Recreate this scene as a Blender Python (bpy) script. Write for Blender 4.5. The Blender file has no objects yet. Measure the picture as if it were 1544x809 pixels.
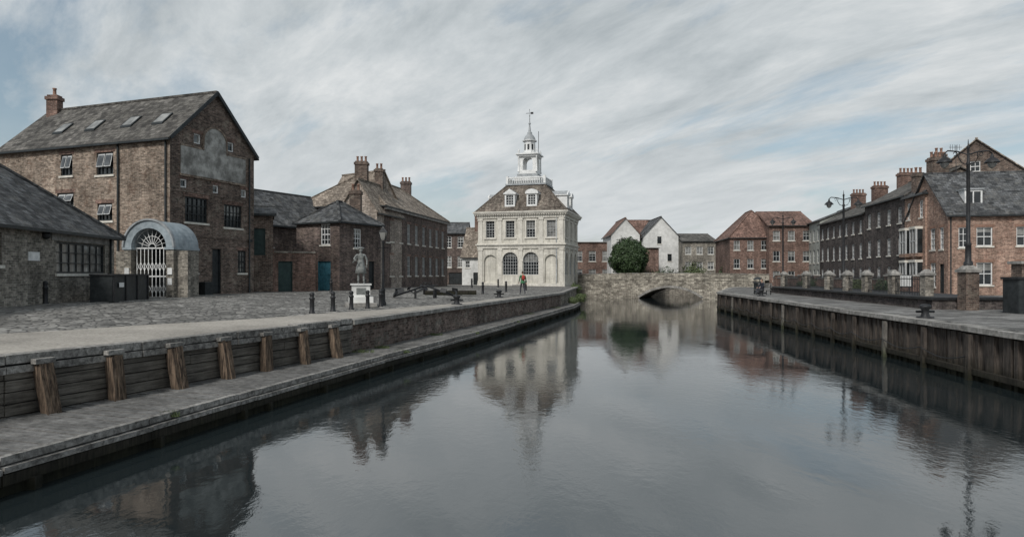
import bpy, math, random
from mathutils import Vector, Matrix, noise
random.seed(11)
R = math.radians
scene = bpy.context.scene
V = Vector

# ------------------------------------------------------------------ materials
def newmat(name):
    m = bpy.data.materials.new(name); m.use_nodes = True
    n = m.node_tree.nodes; l = m.node_tree.links
    b = n["Principled BSDF"]
    return m, n, l, b
def rgba(c): return (c[0], c[1], c[2], 1)
def mute(c, k=.10):
    g = .3*c[0]+.55*c[1]+.15*c[2]; return [x*(1-k)+g*k for x in c]
def mixrgb(n, l, mode, fac, a, b):
    x = n.new('ShaderNodeMix'); x.data_type = 'RGBA'; x.blend_type = mode
    for sock, val in ((x.inputs[0], fac), (x.inputs[6], a), (x.inputs[7], b)):
        if hasattr(val, 'links'): l.new(val, sock)
        else: sock.default_value = val
    return x.outputs[2]
def ramp(n, l, src, stops):
    r = n.new('ShaderNodeValToRGB'); e = r.color_ramp.elements
    while len(e) < len(stops): e.new(0.5)
    for i, (p, c) in enumerate(stops):
        e[i].position = p; e[i].color = rgba(c) if hasattr(c, '__len__') else (c, c, c, 1)
    l.new(src, r.inputs[0]); return r.outputs[0]
def mathn(n, l, op, a, b):
    x = n.new('ShaderNodeMath'); x.operation = op
    for s_, val in ((x.inputs[0], a), (x.inputs[1], b)):
        if hasattr(val, 'links'): l.new(val, s_)
        else: s_.default_value = val
    return x.outputs[0]
def noi(n, l, vec, scale, detail=6, rough=.6, dist=0):
    t = n.new('ShaderNodeTexNoise'); t.inputs['Scale'].default_value = scale
    t.inputs['Detail'].default_value = detail; t.inputs['Roughness'].default_value = rough
    t.inputs['Distortion'].default_value = dist
    l.new(vec, t.inputs['Vector']); return t.outputs['Fac']
def coords(n, l, kind='Object', sc=(1, 1, 1)):
    tc = n.new('ShaderNodeTexCoord'); mp = n.new('ShaderNodeMapping')
    mp.inputs['Scale'].default_value = sc
    l.new(tc.outputs[kind], mp.inputs[0]); return mp.outputs[0]
def bump(n, l, b, src, strength=.4, dist=.02):
    bp = n.new('ShaderNodeBump'); bp.inputs['Strength'].default_value = strength
    bp.inputs['Distance'].default_value = dist
    l.new(src, bp.inputs['Height']); l.new(bp.outputs[0], b.inputs['Normal'])

def M(name, c1, c2, scale=3, rough=.85, bmp=.3, kind='Object', sc=(1, 1, 1), metal=0, big=.25, spec=.3, lo=.32, hi=.68, dark=.62):
    m, n, l, b = newmat(name)
    v = coords(n, l, kind, sc)
    f = noi(n, l, v, scale, 8, .65)
    c = ramp(n, l, f, [(lo, c1), (hi, c2)])
    g = ramp(n, l, noi(n, l, v, scale*big, 5, .6), [(.3, dark), (.7, 1.12)])
    c = mixrgb(n, l, 'MULTIPLY', 1.0, c, g)
    l.new(c, b.inputs['Base Color']); b.inputs['Roughness'].default_value = rough
    b.inputs['Metallic'].default_value = metal
    b.inputs['Specular IOR Level'].default_value = spec
    if bmp: bump(n, l, b, f, bmp)
    return m

def BR(name, c1, c2, mortar, w=.26, h=.09, ms=.012, stain=.5, seed=0, third=None, bm=.5, gain=1.0, t3=.54):
    c1, c2, mortar = mute(c1), mute(c2), mute(mortar)
    if third: third = mute(third)
    m, n, l, b = newmat(name)
    v = coords(n, l, 'UV')
    v.node.inputs['Location'].default_value = (seed*3.7, seed*1.31, 0)
    t = n.new('ShaderNodeTexBrick'); l.new(v, t.inputs['Vector'])
    t.inputs['Color1'].default_value = rgba([k*.70*gain for k in c1]); t.inputs['Color2'].default_value = rgba([k*1.3*gain for k in c2])
    t.inputs['Mortar'].default_value = rgba(mortar); t.inputs['Scale'].default_value = 1
    t.inputs['Mortar Size'].default_value = ms; t.inputs['Mortar Smooth'].default_value = .3
    t.inputs['Brick Width'].default_value = w; t.inputs['Row Height'].default_value = h
    t.inputs['Bias'].default_value = -.1
    c = t.outputs['Color']
    if third:
        f = ramp(n, l, noi(n, l, v, 1.3, 9, .8), [(t3-.03, 0), (t3+.07, .85)])
        c = mixrgb(n, l, 'MIX', f, c, rgba(third))
    g = ramp(n, l, noi(n, l, v, .38, 7, .7), [(.32, stain), (.66, 1.2)])
    c = mixrgb(n, l, 'MULTIPLY', 1.0, c, g)
    g2 = ramp(n, l, noi(n, l, v, 5.0, 9, .85), [(.34, .35), (.5, .95), (.68, 1.75)])
    c = mixrgb(n, l, 'MULTIPLY', .9, c, g2)
    vs = coords(n, l, 'UV', (1.6, .12, 1))
    g3 = ramp(n, l, noi(n, l, vs, 1.2, 5, .65), [(.35, .62), (.6, 1.06)])
    c = mixrgb(n, l, 'MULTIPLY', .85, c, g3)
    l.new(c, b.inputs['Base Color']); b.inputs['Roughness'].default_value = .9
    b.inputs['Specular IOR Level'].default_value = .2
    bump(n, l, b, g2, bm, .02)
    return m

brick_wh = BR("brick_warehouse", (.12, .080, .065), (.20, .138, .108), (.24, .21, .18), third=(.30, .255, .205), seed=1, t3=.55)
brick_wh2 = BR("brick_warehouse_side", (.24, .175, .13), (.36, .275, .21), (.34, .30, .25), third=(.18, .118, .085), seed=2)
brick_tan = BR("brick_tan", (.24, .215, .178), (.36, .32, .265), (.35, .33, .29), third=(.17, .153, .13), seed=3)
brick_dark = BR("brick_dark", (.105, .072, .063), (.175, .122, .104), (.19, .17, .155), third=(.23, .18, .148), seed=4)
brick_red = BR("brick_red", (.185, .102, .078), (.26, .15, .115), (.25, .21, .18), third=(.165, .10, .08), seed=5)
brick_orange = BR("brick_orange", (.31, .175, .122), (.39, .24, .175), (.36, .30, .25), third=(.28, .16, .12), seed=6, stain=.72)
brick_pink = BR("stone_pink", (.36, .295, .24), (.45, .375, .315), (.40, .36, .32), third=(.27, .215, .175), seed=7)
brick_terr = BR("brick_terrace", (.062, .052, .05), (.11, .088, .082), (.13, .115, .11), third=(.15, .13, .115), seed=8)
brick_quay = BR("brick_quay", (.16, .11, .09), (.255, .185, .155), (.25, .22, .19), third=(.29, .27, .23), seed=9, w=.28, h=.1)
stone_bridge_m = BR("stone_blocks", (.30, .27, .22), (.42, .385, .315), (.19, .17, .15), w=.55, h=.24, ms=.018, third=(.20, .175, .14), seed=10, stain=.5)
ashlar = BR("limestone_ashlar", (.60, .575, .51), (.60, .575, .51), (.48, .455, .41), w=.8, h=.36, ms=.01, third=(.57, .54, .47), seed=11, stain=.8, bm=.12)
for _nd in ashlar.node_tree.nodes:
    if _nd.type == 'TEX_BRICK': _nd.inputs['Color1'].default_value = (.58, .555, .49, 1); _nd.inputs['Color2'].default_value = (.67, .645, .575, 1)
    if _nd.type == 'VALTORGB' and len(_nd.color_ramp.elements) == 3:
        for e_, k_ in zip(_nd.color_ramp.elements, (.78, .98, 1.12)): e_.color = (k_, k_, k_, 1)
trim_stone = M("limestone_trim", (.55, .525, .465), (.70, .67, .605), 4, .8, .15, dark=.78)
slate = BR("slate_roof", (.078, .083, .088), (.13, .135, .14), (.045, .045, .047), w=.4, h=.26, ms=.015, third=(.16, .157, .148), seed=12, stain=.6)
slate_br = BR("slate_brown", (.10, .095, .088), (.155, .146, .133), (.06, .055, .05), w=.4, h=.28, ms=.018, third=(.19, .18, .16), seed=13)
tile_tan = BR("tile_tan", (.28, .228, .18), (.38, .32, .26), (.14, .12, .10), w=.28, h=.24, ms=.02, third=(.22, .18, .145), seed=14)
tile_red = BR("tile_red", (.21, .12, .094), (.28, .165, .13), (.12, .085, .07), w=.28, h=.24, ms=.02, third=(.19, .125, .10), seed=15)
tile_cust = BR("tile_customs", (.16, .128, .105), (.235, .195, .16), (.09, .08, .07), w=.28, h=.24, ms=.02, third=(.27, .24, .195), seed=16)
white_wall = M("white_render", (.58, .58, .56), (.73, .73, .71), 2, .85, .1, dark=.75)
cream_wall = M("cream_render", (.30, .31, .28), (.40, .41, .375), 2, .85, .1, dark=.75)
paint_w = M("white_paint", (.60, .61, .60), (.77, .77, .76), 8, .5, .05, dark=.82)
paint_g = M("grey_white_paint", (.36, .37, .37), (.50, .51, .51), 8, .5, .05, dark=.85)
paint_k = M("black_paint", (.018, .022, .024), (.04, .045, .047), 6, .45, .1)
iron = M("black_iron", (.016, .017, .019), (.035, .036, .038), 9, .5, .2)
paint_blue = M("blue_door_paint", (.06, .20, .26), (.09, .27, .34), 5, .55, .1)
paint_green = M("green_door_paint", (.02, .045, .045), (.035, .065, .062), 5, .55, .1)
canopy_m = M("canopy_lead", (.25, .30, .33), (.37, .42, .45), 3, .5, .1)
lead = M("lead", (.27, .285, .295), (.40, .42, .43), 4, .6, .1)
concrete = M("concrete", (.21, .203, .19), (.38, .365, .34), 6, .9, .4, dark=.5)
bronze = M("bronze_grey", (.15, .16, .155), (.28, .29, .28), 14, .5, .25)
plaster = M("plaster_panel", (.21, .205, .19), (.45, .445, .42), 1.8, .9, .3, dark=.6, lo=.38, hi=.62)
terracotta = M("terracotta", (.24, .14, .105), (.31, .19, .14), 8, .8, .1)

def glassmat(name, col, rough=.08):
    m, n, l, b = newmat(name)
    v = coords(n, l, 'Object', (1, 1, 1))
    c = ramp(n, l, noi(n, l, v, 1.7, 3, .5), [(.35, [k*.55 for k in col]), (.65, [k*1.4 for k in col])])
    l.new(c, b.inputs['Base Color']); b.inputs['Roughness'].default_value = rough
    b.inputs['Specular IOR Level'].default_value = .6
    bump(n, l, b, noi(n, l, v, 2.5, 2, .5), .12, .02)
    return m
glass = glassmat("window_glass", (.02, .024, .026))
glass2 = glassmat("window_glass_curtain", (.20, .20, .19), .12)
glass3 = glassmat("skylight_glass", (.08, .085, .088), .3)

def wood(name, c1, c2, sc, streak=14, rough=.88, wet=False, uv=False, lo=.3, hi=.7):
    m, n, l, b = newmat(name)
    v = coords(n, l, 'UV' if uv else 'Object', sc)
    f = noi(n, l, v, streak, 9, .75, .3)
    c = ramp(n, l, f, [(lo, c1), (hi, c2)])
    v2 = coords(n, l, 'Object')
    g = ramp(n, l, noi(n, l, v2, .9, 8, .7), [(.3, .4), (.7, 1.35)])
    c = mixrgb(n, l, 'MULTIPLY', 1.0, c, g)
    if wet:
        sp = n.new('ShaderNodeSeparateXYZ'); l.new(v2, sp.inputs[0])
        nn = mathn(n, l, 'MULTIPLY', noi(n, l, v2, 1.5, 5, .6), .5)
        w = ramp(n, l, mathn(n, l, 'ADD', sp.outputs[2], nn), [(.35, (.25, .30, .20)), (.95, (1, 1, 1))])
        c = mixrgb(n, l, 'MULTIPLY', 1.0, c, w)
    l.new(c, b.inputs['Base Color']); b.inputs['Roughness'].default_value = rough
    b.inputs['Specular IOR Level'].default_value = .25
    bump(n, l, b, f, .7, .03)
    return m
wood_plank = wood("timber_planks", (.055, .049, .042), (.23, .21, .182), (.14, 2.2, 1), 7, uv=True, lo=.36, hi=.66)
wood_post = wood("timber_post", (.035, .026, .02), (.28, .205, .148), (4.2, 4.2, .4), 4, lo=.40, hi=.66)
wood_cap = wood("timber_cap", (.095, .091, .085), (.41, .395, .37), (1.6, 1.6, 1.6), 5, lo=.38, hi=.66)
wood_deck = wood("deck_boards", (.066, .066, .064), (.235, .23, .222), (1.4, 1.4, 1.4), 4)
wood_pile = wood("sheet_piling", (.026, .023, .02), (.12, .10, .086), (3, 3, .3), 5, wet=True, lo=.36)
wood_fender = wood("fender_timber", (.06, .055, .05), (.25, .235, .21), (3, 3, .3), 5, wet=True)

def cobble_mat(name, c1, c2, gap, scale):
    m, n, l, b = newmat(name)
    v = coords(n, l, 'Object')
    vo = n.new('ShaderNodeTexVoronoi'); vo.feature = 'DISTANCE_TO_EDGE'; vo.inputs['Scale'].default_value = scale
    l.new(v, vo.inputs['Vector'])
    vc = n.new('ShaderNodeTexVoronoi'); vc.inputs['Scale'].default_value = scale
    l.new(v, vc.inputs['Vector'])
    cc = ramp(n, l, vc.outputs['Color'], [(.2, c1), (.8, c2)])
    e = ramp(n, l, vo.outputs['Distance'], [(.02, 0), (.12, 1)])
    c = mixrgb(n, l, 'MIX', e, rgba(gap), cc)
    g = ramp(n, l, noi(n, l, v, .22, 8, .75), [(.32, .45), (.68, 1.3)])
    c = mixrgb(n, l, 'MULTIPLY', 1.0, c, g)
    g = ramp(n, l, noi(n, l, v, 3, 7, .8), [(.3, .6), (.7, 1.35)])
    c = mixrgb(n, l, 'MULTIPLY', 1.0, c, g)
    l.new(c, b.inputs['Base Color']); b.inputs['Roughness'].default_value = .85
    b.inputs['Specular IOR Level'].default_value = .25
    bump(n, l, b, e, .7, .04)
    return m
cobbles = cobble_mat("cobbles", (.135, .132, .124), (.325, .315, .295), (.08, .077, .072), 3.6)
paving = BR("paving", (.20, .196, .187), (.255, .25, .24), (.10, .095, .09), w=.9, h=.6, ms=.025, third=(.16, .158, .15), seed=20, bm=.2)
gravel = M("sandy_aggregate", (.26, .24, .212), (.45, .42, .375), 14, .95, .5, big=.03, dark=.62)

# ------------------------------------------------------------------ mesh builder
class Bld:
    def __init__(s, name, loc=(0, 0, 0), rot=0, scale=1):
        s.name = name; s.loc = loc; s.rot = rot; s.parts = {}; s.extra = []; s.scale = scale
    def P(s, part, mat):
        if part not in s.parts: s.parts[part] = [[], [], [], mat]
        return s.parts[part]
    def poly(s, part, mat, pts, smooth=False):
        p = s.P(part, mat); k = len(p[0]); p[0].extend([V(q) for q in pts])
        p[1].append(list(range(k, k+len(pts)))); p[2].append(smooth)
    def hexa(s, part, mat, q):
        for f in ((0, 3, 2, 1), (4, 5, 6, 7), (0, 1, 5, 4), (1, 2, 6, 5), (2, 3, 7, 6), (3, 0, 4, 7)):
            s.poly(part, mat, [q[i] for i in f])
    def box(s, part, mat, x0, x1, y0, y1, z0, z1):
        s.hexa(part, mat, [(x0, y0, z0), (x1, y0, z0), (x1, y1, z0), (x0, y1, z0), (x0, y0, z1), (x1, y0, z1), (x1, y1, z1), (x0, y1, z1)])
    def bar(s, part, mat, p, q, w, h, up=(0, 0, 1)):
        p, q = V(p), V(q); d = (q-p).normalized(); up = V(up)
        if abs(d.dot(up)) > .98: up = V((0, 1, 0))
        a = d.cross(up).normalized()*w/2; b = a.cross(d).normalized()*h/2
        s.hexa(part, mat, [p-a-b, p+a-b, p+a+b, p-a+b, q-a-b, q+a-b, q+a+b, q-a+b])
    def tube(s, part, mat, pts, rads, n=10, cap=True):
        p = s.P(part, mat); base = len(p[0]); pts = [V(x) for x in pts]
        if not hasattr(rads, '__len__'): rads = [rads]*len(pts)
        for i, c in enumerate(pts):
            d = (pts[min(i+1, len(pts)-1)]-pts[max(i-1, 0)]).normalized()
            up = V((0, 0, 1)) if abs(d.z) < .95 else V((1, 0, 0))
            a = d.cross(up).normalized(); b = a.cross(d)
            for j in range(n):
                t = 2*math.pi*j/n
                p[0].append(c+(a*math.cos(t)+b*math.sin(t))*rads[i])
        for i in range(len(pts)-1):
            for j in range(n):
                k = (j+1) % n
                p[1].append([base+i*n+j, base+i*n+k, base+(i+1)*n+k, base+(i+1)*n+j]); p[2].append(True)
        if cap:
            p[1].append([base+j for j in range(n)]); p[2].append(False)
            p[1].append([base+(len(pts)-1)*n+j for j in range(n)]); p[2].append(False)
    def lathe(s, part, mat, c, prof, n=16, smooth=True, rot=0):
        p = s.P(part, mat); base = len(p[0]); c = V(c)
        for r, z in prof:
            for j in range(n):
                t = 2*math.pi*j/n+rot
                p[0].append(c+V((r*math.cos(t), r*math.sin(t), z)))
        for i in range(len(prof)-1):
            for j in range(n):
                k = (j+1) % n
                p[1].append([base+i*n+j, base+i*n+k, base+(i+1)*n+k, base+(i+1)*n+j]); p[2].append(smooth)
        p[1].append([base+(len(prof)-1)*n+j for j in range(n)]); p[2].append(False)
    def sphere(s, part, mat, c, r, n=12, m=8):
        if not hasattr(r, '__len__'): r = (r, r, r)
        p = s.P(part, mat); base = len(p[0])
        for i in range(m+1):
            a = math.pi*i/m
            for j in range(n):
                t = 2*math.pi*j/n
                p[0].append(V(c)+V((r[0]*math.sin(a)*math.cos(t), r[1]*math.sin(a)*math.sin(t), r[2]*math.cos(a))))
        for i in range(m):
            for j in range(n):
                k = (j+1) % n
                p[1].append([base+i*n+j, base+i*n+k, base+(i+1)*n+k, base+(i+1)*n+j]); p[2].append(True)
    def slab(s, part, mat, pts, th=.1):
        pts = [V(p) for p in pts]; up = V((0, 0, th)); n = len(pts)
        s.poly(part, mat, [p+up for p in pts]); s.poly(part, mat, pts[::-1])
        for i in range(n):
            s.poly(part, mat, [pts[i], pts[(i+1) % n], pts[(i+1) % n]+up, pts[i]+up])
    def finish(s):
        e = bpy.data.objects.new(s.name, None); scene.collection.objects.link(e)
        e.location = s.loc; e.rotation_euler = (0, 0, s.rot); e.scale = (s.scale,)*3
        for part, (vs, fs, sm, mat) in s.parts.items():
            me = bpy.data.meshes.new(part); me.from_pydata([tuple(v) for v in vs], [], fs); me.update()
            uv = me.uv_layers.new(name="UVMap"); d = uv.data
            for i, pl in enumerate(me.polygons):
                pl.use_smooth = sm[i]
                nn = pl.normal
                if abs(nn.z) > .985: t, b = V((1, 0, 0)), V((0, 1, 0))
                else:
                    t = V((0, 0, 1)).cross(nn).normalized(); b = nn.cross(t)
                for li in pl.loop_indices:
                    co = me.vertices[me.loops[li].vertex_index].co
                    d[li].uv = (co.dot(t), co.dot(b))
            me.materials.append(mat)
            o = bpy.data.objects.new(part, me); scene.collection.objects.link(o); o.parent = e
        for o in s.extra: o.parent = e
        return e

def clip(poly, f):
    out = []
    for i in range(len(poly)):
        a, b = poly[i], poly[(i+1) % len(poly)]; fa, fb = f(a), f(b)
        if fa <= 0: out.append(a)
        if (fa < 0 < fb) or (fb < 0 < fa):
            t = fa/(fa-fb); out.append((a[0]+(b[0]-a[0])*t, a[1]+(b[1]-a[1])*t))
    return out

def wall(b, A, B, z0, z1, ops=(), mat=None, part='walls', gable=None, rev=.16, sill=trim_stone, lintel=None):
    A = V((A[0], A[1], 0)); B = V((B[0], B[1], 0)); L = (B-A).length; d = (B-A)/L; n = V((d.y, -d.x, 0))
    W = lambda u, z, o=0: A+d*u+n*o+V((0, 0, z))
    def ob(part, mat, u0, u1, za, zb, o0, o1):
        b.hexa(part, mat, [W(u0, za, o0), W(u1, za, o0), W(u1, za, o1), W(u0, za, o1), W(u0, zb, o0), W(u1, zb, o0), W(u1, zb, o1), W(u0, zb, o1)])
    us = sorted({0, L} | {x for o in ops for x in o[:2]}); zt = gable[1] if gable else z1
    zs = sorted({z0, z1, zt} | {x for o in ops for x in o[2:4]})
    for i in range(len(us)-1):
        for j in range(len(zs)-1):
            cu, cz = (us[i]+us[i+1])/2, (zs[j]+zs[j+1])/2
            if any(o[0] < cu < o[1] and o[2] < cz < o[3] for o in ops): continue
            pl = [(us[i], zs[j]), (us[i+1], zs[j]), (us[i+1], zs[j+1]), (us[i], zs[j+1])]
            if gable:
                ua, za = gable
                pl = clip(pl, lambda p: (p[1]-z1)-(za-z1)*p[0]/ua)
                if len(pl) > 2: pl = clip(pl, lambda p: (p[1]-z1)-(za-z1)*(L-p[0])/(L-ua))
            if len(pl) > 2: b.poly(part, mat, [W(u, z) for u, z in pl])
    for o in ops:
        u0, u1, a, c = o[:4]; kind = o[4] if len(o) > 4 else 'w'
        nc = o[5] if len(o) > 5 else 2; nr = o[6] if len(o) > 6 else 4
        for q in (((u0, a), (u0, c)), ((u1, c), (u1, a)), ((u0, c), (u1, c)), ((u1, a), (u0, a))):
            b.poly(part, mat, [W(q[0][0], q[0][1]), W(q[1][0], q[1][1]), W(q[1][0], q[1][1], -rev-.1), W(q[0][0], q[0][1], -rev-.1)])
        if 'A' in kind:
            r = (u1-u0)/2; uc = (u0+u1)/2; zc = c-r; N = 10
            for sgn in (-1, 1):
                arc = [(uc+sgn*r*math.cos(t*math.pi/2/N), zc+r*math.sin(t*math.pi/2/N)) for t in range(N+1)]
                for k in range(N):
                    p, q = arc[k], arc[k+1]
                    b.poly(part, mat, [W(p[0], p[1], -.001), W(uc+sgn*r, p[1], -.001), W(uc+sgn*r, q[1], -.001), W(q[0], q[1], -.001)])
                    b.poly(part, mat, [W(p[0], p[1]), W(q[0], q[1]), W(q[0], q[1], -rev), W(p[0], p[1], -rev)])
        k = kind[0]
        if k in 'wbs':
            fm = {'w': paint_w, 'b': paint_k, 's': paint_g}[k]
            fp = {'w': 'window_frames', 'b': 'dark_window_frames', 's': 'grey_window_frames'}[k]
            rr = random.random()
            if rr < .25: b.poly('curtained_glass', glass2, [W(u0, a, -rev+.01), W(u1, a, -rev+.01), W(u1, c, -rev+.01), W(u0, c, -rev+.01)])
            elif rr < .6:
                zm = a+(c-a)*random.uniform(.45, .8)
                b.poly('curtained_glass', glass2, [W(u0, zm, -rev+.01), W(u1, zm, -rev+.01), W(u1, c, -rev+.01), W(u0, c, -rev+.01)])
                b.poly('window_glass', glass, [W(u0, a, -rev+.01), W(u1, a, -rev+.01), W(u1, zm, -rev+.01), W(u0, zm, -rev+.01)])
            else: b.poly('window_glass', glass, [W(u0, a, -rev+.01), W(u1, a, -rev+.01), W(u1, c, -rev+.01), W(u0, c, -rev+.01)])
            t = .075; o0, o1 = -rev+.02, -rev+.09
            ob(fp, fm, u0, u0+t, a, c, o0, o1); ob(fp, fm, u1-t, u1, a, c, o0, o1)
            ob(fp, fm, u0+t, u1-t, a, a+t, o0, o1); ob(fp, fm, u0+t, u1-t, c-t, c, o0, o1)
            for i in range(1, nc):
                u = u0+(u1-u0)*i/nc; ob(fp, fm, u-.022, u+.022, a+t, c-t, o0+.003, o1-.02)
            for i in range(1, nr):
                z = a+(c-a)*i/nr; hw = .035 if (nr % 2 == 0 and i == nr//2) else .02
                ob(fp, fm, u0+t, u1-t, z-hw, z+hw, o0+.006, o1-.012)
            if 'o' in kind:
                zq = a+(c-a)*.35; ze_ = c-.12
                for (ua, ub) in ((u0+.1, (u0+u1)/2-.03), ((u0+u1)/2+.03, u1-.1)):
                    b.slab('open_casements', paint_g, [W(ua, zq, .12), W(ub, zq, .12), W(ub, ze_, -.05), W(ua, ze_, -.05)], .03)
                    b.poly('open_casement_glass', glass3, [W(ua+.06, zq+.08, .142), W(ub-.06, zq+.08, .142), W(ub-.06, ze_-.05, -.005), W(ua+.06, ze_-.05, -.005)])
            if 'x' not in kind: ob('sills', sill, u0-.1, u1+.1, a-.12, a-.002, -.05, .07)
            if lintel: ob('lintels', lintel, u0-.14, u1+.14, c+.002, c+.22, -.04, .018)
        elif k in 'dge':
            dm = {'d': paint_k, 'g': paint_green, 'e': paint_blue}[k]
            b.poly('door_'+k, dm, [W(u0, a, -rev), W(u1, a, -rev), W(u1, c, -rev), W(u0, c, -rev)])
            for i in range(nc):
                for j in range(nr):
                    ux, uy = u0+(u1-u0)*i/nc, u0+(u1-u0)*(i+1)/nc; zx, zy = a+(c-a)*j/nr, a+(c-a)*(j+1)/nr
                    ob('door_'+k, dm, ux+.08, uy-.08, zx+.1, zy-.1, -rev+.001, -rev+.03)
            ob('door_'+k, dm, u0, u0+.06, a, c, -rev+.004, -.05); ob('door_'+k, dm, u1-.06, u1, a, c, -rev+.004, -.05)
        elif k == 'n':
            b.poly('niches', mat, [W(u0, a, -rev), W(u1, a, -rev), W(u1, c, -rev), W(u0, c, -rev)])
    return W, ob

def row(L, n, rows, w, kind='w', nc=2, nr=4, m=.0):
    out = []
    for i in range(n):
        u = m+(L-2*m)*(i+.5)/n
        for (a, c) in rows: out.append((u-w/2, u+w/2, a, c, kind, nc, nr))
    return out

def chimney(b, x, y, z0, z1, sx=.9, sy=.6, mat=None, pots=2):
    mat = mat or brick_red
    b.box('chimney', mat, x-sx/2, x+sx/2, y-sy/2, y+sy/2, z0, z1-.35)
    b.box('chimney', mat, x-sx/2-.07, x+sx/2+.07, y-sy/2-.07, y+sy/2+.07, z1-.35, z1-.12)
    b.box('chimney', mat, x-sx/2+.03, x+sx/2-.03, y-sy/2+.03, y+sy/2-.03, z1-.12, z1)
    for i in range(pots):
        px = x-sx/2+sx*(i+.5)/pots
        b.lathe('chimney_pots', terracotta, (px, y, z1), [(.13, 0), (.11, .1), (.1, .4), (.13, .42), (.13, .5), (.08, .5)], 10)

def house(name, A, B, D, z0, ze, zr, mode, wm, rm, front=(), right=(), left=(), back=(), o=.22, chims=(), cm=None, gut=True, lintel=None, sidemat=None, rightmat=None, fin=True, sill=trim_stone):
    b = Bld(name); A = V((A[0], A[1], 0)); B = V((B[0], B[1], 0)); L = (B-A).length; d = (B-A)/L; n = V((d.y, -d.x, 0))
    C = B-n*D; E = A-n*D
    W = lambda u, w, z: A+d*u-n*w+V((0, 0, z))
    ga = (L/2, zr) if mode == 'front' else None; gs = (D/2, zr) if mode == 'along' else None
    wf = dict(sill=sill, lintel=lintel)
    wall(b, A, B, z0, ze, front, wm, gable=ga, **wf)
    wall(b, B, C, z0, ze, right, rightmat or sidemat or wm, part='right_wall', gable=gs, **wf)
    wall(b, C, E, z0, ze, back, wm, gable=ga, part='back_wall')
    wall(b, E, A, z0, ze, left, sidemat or wm, part='left_wall', gable=gs, **wf)
    th = .11
    if mode == 'along':
        sl = (zr-ze)/(D/2)
        b.slab('roof', rm, [W(-o, -o, ze-o*sl), W(L+o, -o, ze-o*sl), W(L+o, D/2, zr), W(-o, D/2, zr)], th)
        b.slab('roof', rm, [W(-o, D/2, zr), W(L+o, D/2, zr), W(L+o, D+o, ze-o*sl), W(-o, D+o, ze-o*sl)], th)
        b.bar('ridge', rm, W(-o, D/2, zr+th), W(L+o, D/2, zr+th), .22, .14)
        if gut:
            b.bar('gutter', paint_k, W(-o, -o-.06, ze-o*sl), W(L+o, -o-.06, ze-o*sl), .12, .12)
    elif mode == 'front':
        sl = (zr-ze)/(L/2)
        b.slab('roof', rm, [W(-o, -o, ze-o*sl), W(-o, D+o, ze-o*sl), W(L/2, D+o, zr), W(L/2, -o, zr)], th)
        b.slab('roof', rm, [W(L/2, -o, zr), W(L/2, D+o, zr), W(L+o, D+o, ze-o*sl), W(L+o, -o, ze-o*sl)], th)
        b.bar('ridge', rm, W(L/2, -o, zr+th), W(L/2, D+o, zr+th), .22, .14)
        if gut:
            b.bar('gutter', paint_k, W(-o-.06, -o, ze-o*sl), W(-o-.06, D+o, ze-o*sl), .12, .12)
            b.bar('gutter', paint_k, W(L+o+.06, -o, ze-o*sl), W(L+o+.06, D+o, ze-o*sl), .12, .12)
    elif mode == 'hip':
        h = min(L, D)/2; sl = (zr-ze)/h; e = ze-o*sl
        c = [W(-o, -o, e), W(L+o, -o, e), W(L+o, D+o, e), W(-o, D+o, e)]
        if L >= D: r1, r2 = W(h, D/2, zr), W(L-h, D/2, zr)
        else: r1, r2 = W(L/2, h, zr), W(L/2, D-h, zr)
        if L >= D: fs = [[c[0], c[1], r2, r1], [c[1], c[2], r2], [c[2], c[3], r1, r2], [c[3], c[0], r1]]
        else: fs = [[c[0], c[1], r1], [c[1], c[2], r2, r1], [c[2], c[3], r2], [c[3], c[0], r1, r2]]
        for f in fs: b.slab('roof', rm, f, .06)
        up = V((0, 0, .1))
        for k, r in ((0, r1), (1, r2 if L >= D else r1), (2, r2), (3, r1 if L >= D else r2)):
            b.bar('hips', rm, c[k]+up, r+up, .2, .1)
        if (r1-r2).length > .1: b.bar('hips', rm, r1+up, r2+up, .22, .12)
        for k in range(4): b.bar('gutter', paint_k, c[k], c[(k+1) % 4], .12, .12)
    else:
        b.slab('roof', rm, [W(0, 0, ze-.25), W(L, 0, ze-.25), W(L, D, ze-.25), W(0, D, ze-.25)], .1)
        for p, q in ((A, B), (B, C), (C, E), (E, A)):
            b.bar('coping', concrete, p+V((0, 0, ze+.05)), q+V((0, 0, ze+.05)), .36, .1)
    for (u, w, zt, sx, sy, pots) in chims:
        p = W(u, w, 0); chimney(b, p.x, p.y, ze-.3, zt, sx, sy, cm, pots)
    if fin: return b.finish()
    return b, W, d, n, L

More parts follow.
